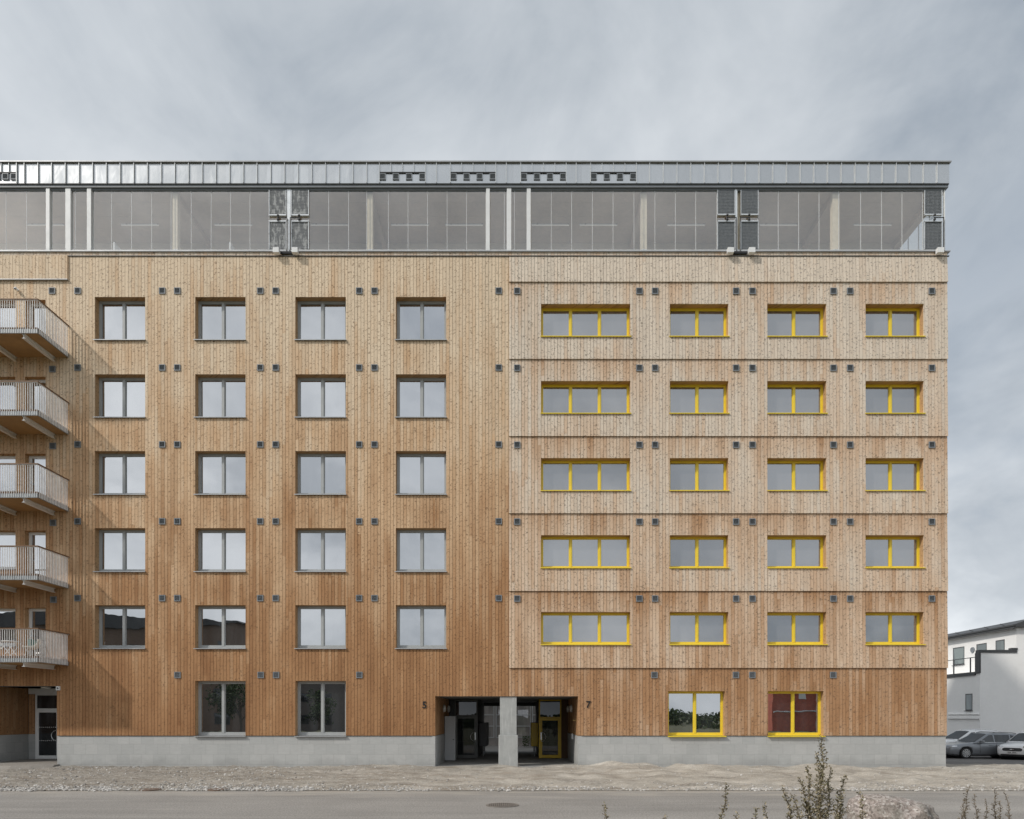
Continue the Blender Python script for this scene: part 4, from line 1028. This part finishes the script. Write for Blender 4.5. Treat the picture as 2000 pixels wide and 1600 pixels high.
def car(label, name, loc, rz, pm, L=4.7, W=1.83, Hh=1.46, wb=2.75, estate=True, belt=.93, hood=.86, r=.33, ws0=.62, front='wide'):
    """forward = +x, origin on the ground under the middle"""
    t = thing(name, label, 'car', loc, rz)
    fx, rx = wb/2+.02, -wb/2+.02; nose = L/2-.0; tail = -L/2
    nf = nose - fx                                            # front overhang
    st = [  # x, bottom, top, half width
        (nose, .36, .60, W*.30),(nose-.04,.27,.68,W*.39),(nose-.14,.22,hood-.13,W*.445),(nose-.35,.19,hood-.07,W*.475),(nose-.7,.18,hood-.02,W*.49),(nose-1.15,.18,hood+.04,W*.498),(ws0+.15,.18,belt,W*.50),
        (0,.18,belt+.02,W*.50),(-.9,.18,belt+.04,W*.50),(tail+.9,.18,belt+.05,W*.495),(tail+.45,.2,belt+.05,W*.48),(tail+.15,.25,belt+.03,W*.455),(tail+.03,.32,belt-.04,W*.42),(tail,.42,belt-.18,W*.38)]
    mb = MB(); rings = []
    for x, b, tp, w in st:
        hgt = tp-b
        half = [(w*.80,b),(w*.955,b+hgt*.10),(w*.985,b+hgt*.30),(w*1.0,b+hgt*.52),(w*.985,b+hgt*.78),(w*.94,b+hgt*.92),(w*.84,tp-.005),(w*.45,tp+.018),(0,tp+.025)]
        ring = [(y, z) for y, z in half] + [(-y, z) for y, z in half[-2::-1]]
        rings.append([mb.vert((x, y, z)) for y, z in ring])
    for a, b in zip(rings, rings[1:]):
        for k in range(len(a)-1): mb.face((a[k], a[k+1], b[k+1], b[k]))
        mb.face((a[-1], a[0], b[0], b[-1]))
    mb.face(rings[0]); mb.face(rings[-1][::-1])
    me = mb.mesh('body', pm, True)
    bm = bmesh.new(); bm.from_mesh(me); bmesh.ops.recalc_face_normals(bm, faces=bm.faces); bmesh.ops.subdivide_edges(bm, edges=list(bm.edges), cuts=1, use_grid_fill=True, smooth=.0); bm.to_mesh(me); bm.free()
    body = link('body', me, t)
    cutters = []
    for x in (fx, rx):
        c = MB(); c.lathe([(r*1.16, -W/2-.2),(r*1.16, W/2+.2)], (x, 0, r), 'y', 40); co = c.build('cut', M['dark_hole']); cutters.append(co)
        md = body.modifiers.new('b', 'BOOLEAN'); md.operation = 'DIFFERENCE'; md.object = co; md.solver = 'EXACT'
    for co in cutters: co.parent = t
    dg = bpy.context.evaluated_depsgraph_get(); dg.update(); nm = bpy.data.meshes.new_from_object(body.evaluated_get(dg)); body.modifiers.clear(); body.data = nm
    for co in cutters: bpy.data.objects.remove(co)
    nm.materials.clear(); nm.materials.append(pm)
    for p in nm.polygons: p.use_smooth = abs(p.normal.y) < .999 or p.area < .3
    # dark wells, underbody
    mb = MB()
    for x in (fx, rx): mb.lathe([(r*1.15,-W*.36),(r*1.15,W*.36)], (x,0,r+.0), 'y', 24)
    mb.box(tail+.3, nose-.3, -W*.42, W*.42, .16, .24); mb.build('underbody', M['dark_hole'], t)
    # greenhouse
    tl = tail+.12 if estate else tail+.5
    wr = .62; rf0 = ws0-.72
    A = [(ws0+.32, belt-.02), (rf0+.12, Hh-.06), (rf0-.25, Hh-.012), (-.9, Hh), (tl+.75, Hh-.05), (tl+.35, Hh-.10), (tl-.02, belt+.02)]
    mb = MB(); rg = []
    for x, z in A:
        k = (z-belt)/(Hh-belt); w = W*.5*(.955 - .20*max(0,k))
        rg.append((x, z, w))
    body_h = MB()
    cols = []
    for x, z, w in rg: cols.append([body_h.vert((x,-w,z)), body_h.vert((x,-w*.86,z+.035*(z>belt+.1))), body_h.vert((x,0,z+.05*(z>belt+.1))), body_h.vert((x,w*.86,z+.035*(z>belt+.1))), body_h.vert((x,w,z))])
    for a, b in zip(cols, cols[1:]):
        for k in range(4): body_h.face((a[k], a[k+1], b[k+1], b[k]))
    # side walls of the cabin
    for s in (0, 4):
        bot = [body_h.vert((x, (-1 if s == 0 else 1)*W*.5*.955, belt-.03)) for x, z, w in rg]
        top = [c[s] for c in cols]
        for i in range(len(rg)-1): body_h.face((bot[i], bot[i+1], top[i+1], top[i]))
    cab = body_h.build('cabin', pm, t, smooth=True)
    # glass: windscreen, rear screen, side windows, standing just proud of the cabin
    def screen(i, j, t0, t1, name, yw=.84):
        (xa, za, wa), (xb2, zb2, wb2) = rg[i], rg[j]
        mb = MB(); pts = []
        nrm = Vector((zb2-za, 0, -(xb2-xa))).normalized()
        if nrm.z < 0: nrm = -nrm
        grid = []
        for q in range(5):
            tt = t0 + (t1-t0)*q/4; x = xa+(xb2-xa)*tt; z = za+(zb2-za)*tt; w = wa+(wb2-wa)*tt
            row = []
            for jj in range(7):
                yy = -1 + jj/3; lift = .035*(1-abs(yy)**2)*min(1, tt*1.6) + .012
                row.append(mb.vert((x+nrm.x*lift, yy*w*yw, z+nrm.z*lift + .018*(tt))))
            grid.append(row)
        for a, b in zip(grid, grid[1:]):
            for k in range(6): mb.face((a[k], a[k+1], b[k+1], b[k]))
        mb.build(name, M['car_glass'], t, smooth=True)
    screen(0, 1, .10, .97, 'windscreen', .88); screen(6, 5, .15, .9, 'rear_window')
    def sidez(k): return belt + (Hh-belt)*k
    xs_f, xs_m, xs_q, xs_e = ws0+.02, -.28, -1.22, tl+.40
    for s in (-1, 1):
        def sp(x, k): return (x, s*(W*.5*(.955-.20*k)+.008), belt + (Hh-belt-.03)*k)
        for poly in ([(xs_f,.06),(rf0+.10,.84),(xs_m+.05,.88),(xs_m+.05,.05)], [(xs_m-.03,.05),(xs_m-.03,.88),(xs_q+.05,.88),(xs_q+.05,.06)], [(xs_q-.02,.06),(xs_q-.02,.88),(xs_e+.45,.80),(xs_e+.22,.66),(xs_e+.02,.30),(xs_e+.0,.10)]):
            mb = MB(); a = [mb.vert(sp(*p)) for p in poly]; b = [mb.vert((v[0], v[1]-s*.02, v[2])) for v in (mb.v[i] for i in a)]
            mb.face(a); mb.face(b[::-1])
            for i in range(len(a)): mb.face((a[i], b[i], b[(i+1)%len(a)], a[(i+1)%len(a)]))
            mb.build('side_window', M['car_glass'], t)
        mb = MB(); mb.bar(sp(xs_f+.1,.03), sp(xs_e,.05), .012, .02); mb.build('window_trim', M['chrome'], t)
        mb = MB(); mb.tube([(rf0-.2, s*W*.36, Hh+.03),(rf0-.35, s*W*.36, Hh+.07),(tl+.9, s*W*.36, Hh+.04),(tl+.6, s*W*.36, Hh-.02)], .016, 8); mb.build('roof_rail', M['dark_metal'] if pm is M['car_grey'] else M['chrome'], t)
        mb = MB(); mb.obox((ws0-.08, s*(W/2+.10), belt+.08), (.07,0,0), (0,.10,0), (0,0,.065)); mb.bar((ws0-.06, s*(W/2-.04), belt+.02), (ws0-.07, s*(W/2+.06), belt+.05), .05); mb.build('side_mirror', pm, t, bevel=.02)
        mb = MB(); mb.box(.02-.13, .02+.06, s*(W/2+.004)-.012, s*(W/2+.004)+.012, belt-.15, belt-.12); mb.box(-.98, -.80, s*(W/2+.003)-.012, s*(W/2+.003)+.012, belt-.13, belt-.10); mb.build('door_handle', pm, t)
        mb = MB(); mb.box(-.35,-.342, s*(W/2-.004)-.006, s*(W/2-.004)+.006, .30, belt-.05); mb.box(.60,.608, s*(W/2-.004)-.006, s*(W/2-.004)+.006, .32, belt-.06); mb.build('door_seam', M['dark_hole'], t)
        mb = MB(); mb.prism([(nose-.10,hood-.22),(nose-.02,hood-.20),(nose-.06,hood-.13),(nose-.5,hood-.06),(nose-.52,hood-.14)], 0, 1) if False else None
        # headlight wraps round the corner
        hl = [(nose-.05, W*.27), (nose-.09, W*.36), (nose-.20, W*.455), (nose-.45, W*.487)]
        a = [mb.vert((x+.012, s*(y+.008), hood-.225+.02*i)) for i, (x, y) in enumerate(hl)]; b = [mb.vert((x-.01, s*(y+.004), hood-.125+.012*i)) for i, (x, y) in enumerate(hl)]
        for i in range(3): mb.face((a[i], a[i+1], b[i+1], b[i]))
        hlo = mb.build('headlight', M['head_glass'], t); hlo.modifiers.new('s','SOLIDIFY').thickness = .02
        mb = MB(); mb.box(tail-.01, tail+.2, s*W*.40-.06, s*W*.40+.06, belt-.2, belt+.0); mb.build('tail_light', M['tail_red'], t)
        for x in (fx, rx): wheel(t, x, s*(W/2-.115), r, .21, s)
    # front: grille, lower intake, plate
    gw = W*.27 if front == 'wide' else W*.16
    mb = MB(); y1, y2 = gw, gw*.86
    mb.face([mb.vert((nose+.012-.05*abs(y)/gw*.6, y, z)) for y, z in ((-y2,.50),(y2,.50),(y1,.56),(y1*.96,.64),(y2*.9,.68),(-y2*.9,.68),(-y1*.96,.64),(-y1,.56))]); 
    g = mb.build('grille', M['dark_metal'], t); md = g.modifiers.new('s','SOLIDIFY'); md.thickness = .05; md.offset = 0
    mb = MB(); mb.tube([(nose+.03-.03*abs(y)/gw, y, .59) for y in (-gw*.2, 0, gw*.2)], .022, 8); mb.build('badge_bar', M['chrome'], t)
    mb = MB(); mb.face([mb.vert((nose-.02-.03*abs(y)/(W*.35), y, z)) for y, z in ((-W*.34,.22),(W*.34,.22),(W*.31,.32),(-W*.31,.32))]); g = mb.build('air_intake', M['dark_hole'], t); md = g.modifiers.new('s','SOLIDIFY'); md.thickness = .07; md.offset = 0
    mb = MB(); mb.box(nose+.022, nose+.035, -.26, .26, .37, .48, 0)
    for i in range(7):
        if i == 3: continue
        mb.box(nose+.0352, nose+.037, -.20+i*.058, -.165+i*.058, .395, .455, 1)
    mb.build('licence_plate', [M['plate'], M['plate_ink']], t)
    return t
lz = lambda x, y: lotz(x, y)
def putcar(px, d, yaw, label, name, pm, **k):
    x = (px-CX)/F*d; y = d-D; car(label, name, (x, y, lotz(x, y)+.005), R(yaw), pm, **k)
putcar(1914, 40.3, 180, 'grey estate car parked between the white cars', 'parked_car', M['car_grey'], L=4.75, Hh=1.47)
putcar(1882, 43.6, 181, 'white estate car half hidden behind the grey one', 'parked_car', M['car_white'], L=4.8, Hh=1.56, belt=.99, hood=.94, r=.34)
putcar(2014, 39.1, 180+31, 'white car facing the street at the right edge, showing its dark grille', 'parked_car', M['car_white'], L=4.5, Hh=1.50, hood=.92, belt=.98)

# ------------------------------------------------------------------ courtyard behind the passage
M['curtain_pane'] = glass_dark('pane with pale blind behind', tint=(.36,.33,.31), refl=.12, vary=1.5)
C2 = thing('courtyard_house', 'pale house with large glazed front seen through the passage', 'building')
YC = 22.0
mb = MB(); mb.box(-12, 14, YC, YC+8, -.2, 9); part(mb, 'wall', plain('pale render', (.55,.50,.47), .85), C2)
for i in range(-4, 5):
    x0 = i*1.3 - .3
    mb = MB()
    for xx in (x0, x0+1.14): mb.box(xx, xx+.06, YC-.06, YC-.002, .5, 3.3)
    for zz in (.5, 1.3, 2.1, 3.24): mb.box(x0+.06, x0+1.14, YC-.06, YC-.002, zz, zz+.06)
    o = mb.build('window', M['white_metal'], C2); mb = MB(); mb.box(x0+.06, x0+1.14, YC-.03, YC-.003, .56, 3.24); mb.build('pane', M['curtain_pane'], o)
hd = thing('hedge', 'low green hedge seen through the right half of the passage', 'hedge', (1.2, 19.5, -.07))
mb = MB()
for k in range(1500):
    p = Vector((random.uniform(-.9,1.6), random.uniform(-.3,.3), random.uniform(.05,.75))); w = Vector((random.gauss(0,1),random.gauss(0,1),random.gauss(.4,.8))).normalized()*.08; s = w.cross(Vector((random.random(),random.random(),1))).normalized()*.03
    mb.quad(p, p+w*.5+s, p+w, p+w*.5-s)
mb.build('foliage', M['hedge'], hd)
mb = MB()
for k in range(9): mb.tube([(-.8+k*.28, 0, 0), (-.78+k*.28, .05, .55)], .012, 6)
mb.build('stem', M['stem'], hd)

# ------------------------------------------------------------------ the street side behind the camera (mirrored in the panes)
def block(name, label, x0, x1, y0, y1, h, mat, roofm, nw, floors, ridge=2.2):
    o = thing(name, label, 'building')
    mb = MB(); mb.box(x0, x1, y0, y1, -.9, h); part(mb, 'wall', mat, o)
    mb = MB(); mb.prism([(x0-.4, h), (x0-.2, h+.2), ((x0+x1)/2, h+ridge), (x1+.2, h+.2), (x1+.4, h)], y0-.4, y1+.4); part(mb, 'roof', roofm, o)
    for f in range(floors):
        for i in range(nw):
            xx = x0 + (x1-x0)*(i+.5)/nw; zz = .9 + f*2.9
            mb = MB(); mb.box(xx-.75, xx+.75, y1+.002, y1+.05, zz, zz+1.4); w = mb.build('window', M['charcoal'], o)
            mb = MB(); mb.box(xx-.65, xx+.65, y1+.051, y1+.06, zz+.1, zz+1.3); mb.build('pane', M['pane_dark'], w)
    return o
block('apartment_house', 'brown rendered apartment house across the road behind the camera', -78, -34, -70, -55, 13.0, plain('brown render', (.20,.14,.105), .9), M['charcoal'], 9, 4)
block('apartment_house', 'grey rendered lower house across the road behind the camera', -31, -13, -82, -68, 7.5, plain('taupe render', (.19,.17,.155), .9), M['charcoal'], 5, 2, 2.6)
rb = thing('red_shed', 'dark red shed with galvanised pipes across the road behind the camera', 'building')
mb = MB(); mb.box(25.6, 46, -52, -41.7, -.9, 6.2); part(mb, 'wall', plain('red cladding', (.44,.12,.075), .7, var=.2), rb)
mb = MB(); mb.box(25.3, 46.3, -52.3, -41.4, 6.21, 6.5); part(mb, 'roof', M['charcoal'], rb)
mb = MB()
for x in (27.5, 30, 32.5, 35): mb.tube([(x, -41.4, -.5), (x, -41.4, 6)], .06)
mb.tube([(25.6, -41.3, 2.3), (46, -41.3, 2.3)], .08)
part(mb, 'pipework', M['alu'], rb)
mb = MB()
for x in (28.6, 31.2, 33.8, 36.4): mb.box(x-.35, x+.35, -41.69, -41.66, 3.5, 4.1)
part(mb, 'white_panel', M['white_metal'], rb)
mb = MB()
rw = random.Random(11)
for k in range(15000):
    x = rw.uniform(-90, 110); y = -135 + rw.uniform(-14, 14)
    h = 2.3 + 1.0*noise.noise((x*.06, 0, 2)) + 1.0*noise.noise((x*.25, 1, 2)); z = rw.uniform(-.9, h)*1.0
    p = Vector((x, y, z)); w = Vector((rw.gauss(0,1), rw.gauss(0,1), rw.gauss(0,1))).normalized()*rw.uniform(.45,1.0); s = w.cross(Vector((rw.random(), rw.random(), rw.random()))).normalized()*rw.uniform(.25,.5)
    mb.quad(p-w*.5, p+s, p+w*.5, p-s)
struct(mb.build('far_wood', M['far_leaf']), 'stuff')
def tree(x, y, h, label):
    t = thing('leafy_tree', label, 'tree', (x, y, -.9), 0, 'trees across the road behind the camera')
    mb = MB(); mb.tube([(0,0,0),(.1,.05,h*.3),(.0,.1,h*.62)], [.22,.17,.08], 8)
    for a in range(6):
        c, s = math.cos(a*1.05), math.sin(a*1.05); mb.tube([(.05,.05,h*(.3+.04*a)),(c*h*.13,s*h*.13,h*(.45+.05*a)),(c*h*.2,s*h*.2,h*(.55+.05*a))], [.08,.05,.02], 6)
    mb.build('trunk', M['bark'], t)
    mb = MB(); cl = [Vector((rw.gauss(0,h*.14), rw.gauss(0,h*.14), h*rw.uniform(.4,.95))) for _ in range(16)]
    for k in range(1500):
        p = rw.choice(cl) + Vector((rw.gauss(0,h*.06), rw.gauss(0,h*.06), rw.gauss(0,h*.05))); w = Vector((rw.gauss(0,1), rw.gauss(0,1), rw.gauss(0,1))).normalized()*.2; s = w.cross(Vector((rw.random(), rw.random(), 1))).normalized()*.09
        mb.quad(p-w, p+s, p+w, p-s)
    mb.build('crown', M['far_leaf'], t)
tree(-31, -47, 7.5, 'leafy tree before the brown house behind the camera'); tree(-37, -45, 6.5, 'smaller leafy tree at the corner of the brown house'); tree(-22, -50, 6, 'leafy tree before the grey low house behind the camera')

# ------------------------------------------------------------------ light, sky, camera
sund = Vector((-1.45, -1.0, 1.45)).normalized()          # towards the sun
elev = math.asin(sund.z); az = math.atan2(sund.x, sund.y)
sl = bpy.data.lights.new('sun', 'SUN'); sl.energy = 2.05; sl.angle = R(2.6); sl.color = (1.0, .94, .86)
so = bpy.data.objects.new('sun', sl); COL.objects.link(so); so.rotation_euler = (-sund).to_track_quat('-Z', 'Y').to_euler(); so.location = (-30, -20, 40)
w = bpy.data.worlds.new('World'); sc.world = w; w.use_nodes = True
class WT(NT):
    def __init__(self): self.t = w.node_tree
t = WT(); nt = w.node_tree
bg = nt.nodes['Background']
sky = t.n('ShaderNodeTexSky', sky_type='NISHITA', sun_disc=False, sun_elevation=elev, sun_rotation=az, air_density=1.0, dust_density=1.5)
gen = t.n('ShaderNodeTexCoord').outputs['Generated']
sp = t.n('ShaderNodeSeparateXYZ', i={0: gen}); zz = t.math('MAXIMUM', sp.outputs[2], 0.0)
den = t.math('ADD', zz, .42)
pl = t.n('ShaderNodeCombineXYZ', i={0: t.math('DIVIDE', sp.outputs[0], den), 1: t.math('DIVIDE', sp.outputs[1], den), 2: 0.0}).outputs[0]
n1 = t.noise(t.mapping(pl, (1.25,1.1,1), (2.3,.6,0)), 1.0, 7, .56, .5)
n2 = t.noise(t.mapping(pl, (2.4,1.7,1), (.3,5.1,0)), 1.6, 6, .58, .8)
cl = t.math('ADD', t.math('MULTIPLY', n1, .65), t.math('MULTIPLY', n2, .35))
light = t.rng(cl, .40, .61, 0, 1)
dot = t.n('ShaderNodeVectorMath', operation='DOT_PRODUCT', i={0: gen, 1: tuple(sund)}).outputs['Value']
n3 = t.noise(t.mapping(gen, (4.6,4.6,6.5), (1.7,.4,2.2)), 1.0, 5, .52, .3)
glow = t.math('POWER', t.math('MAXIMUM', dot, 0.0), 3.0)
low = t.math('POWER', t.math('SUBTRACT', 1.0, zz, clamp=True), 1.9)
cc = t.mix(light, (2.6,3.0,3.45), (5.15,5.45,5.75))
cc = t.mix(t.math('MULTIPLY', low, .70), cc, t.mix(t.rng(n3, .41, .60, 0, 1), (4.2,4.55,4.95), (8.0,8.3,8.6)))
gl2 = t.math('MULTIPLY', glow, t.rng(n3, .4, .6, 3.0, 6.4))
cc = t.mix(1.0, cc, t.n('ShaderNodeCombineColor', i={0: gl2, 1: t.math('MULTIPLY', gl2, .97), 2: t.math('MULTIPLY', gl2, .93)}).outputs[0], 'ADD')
cover = t.rng(cl, .30, .50, .82, .97)
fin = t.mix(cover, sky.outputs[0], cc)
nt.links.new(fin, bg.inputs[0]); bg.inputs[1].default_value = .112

cd = bpy.data.cameras.new('camera'); cam = bpy.data.objects.new('camera', cd); COL.objects.link(cam)
cam.location = (0, -D, CAMZ); cam.rotation_euler = (R(90), 0, 0)
cd.sensor_width = 36; cd.lens = 24.0; cd.sensor_fit = 'HORIZONTAL'
cd.shift_x = -(CX-1000)/2000; cd.shift_y = (HY-800)/2000
cd.clip_start = .1; cd.clip_end = 3000
sc.camera = cam
sc.view_settings.view_transform = 'Standard'; sc.view_settings.look = 'None'; sc.view_settings.exposure = .2; sc.view_settings.gamma = 1
sc.render.engine = 'CYCLES'; sc.cycles.use_denoising = True
sc.cycles.max_bounces = 8; sc.cycles.transparent_max_bounces = 24; sc.cycles.caustics_reflective = False
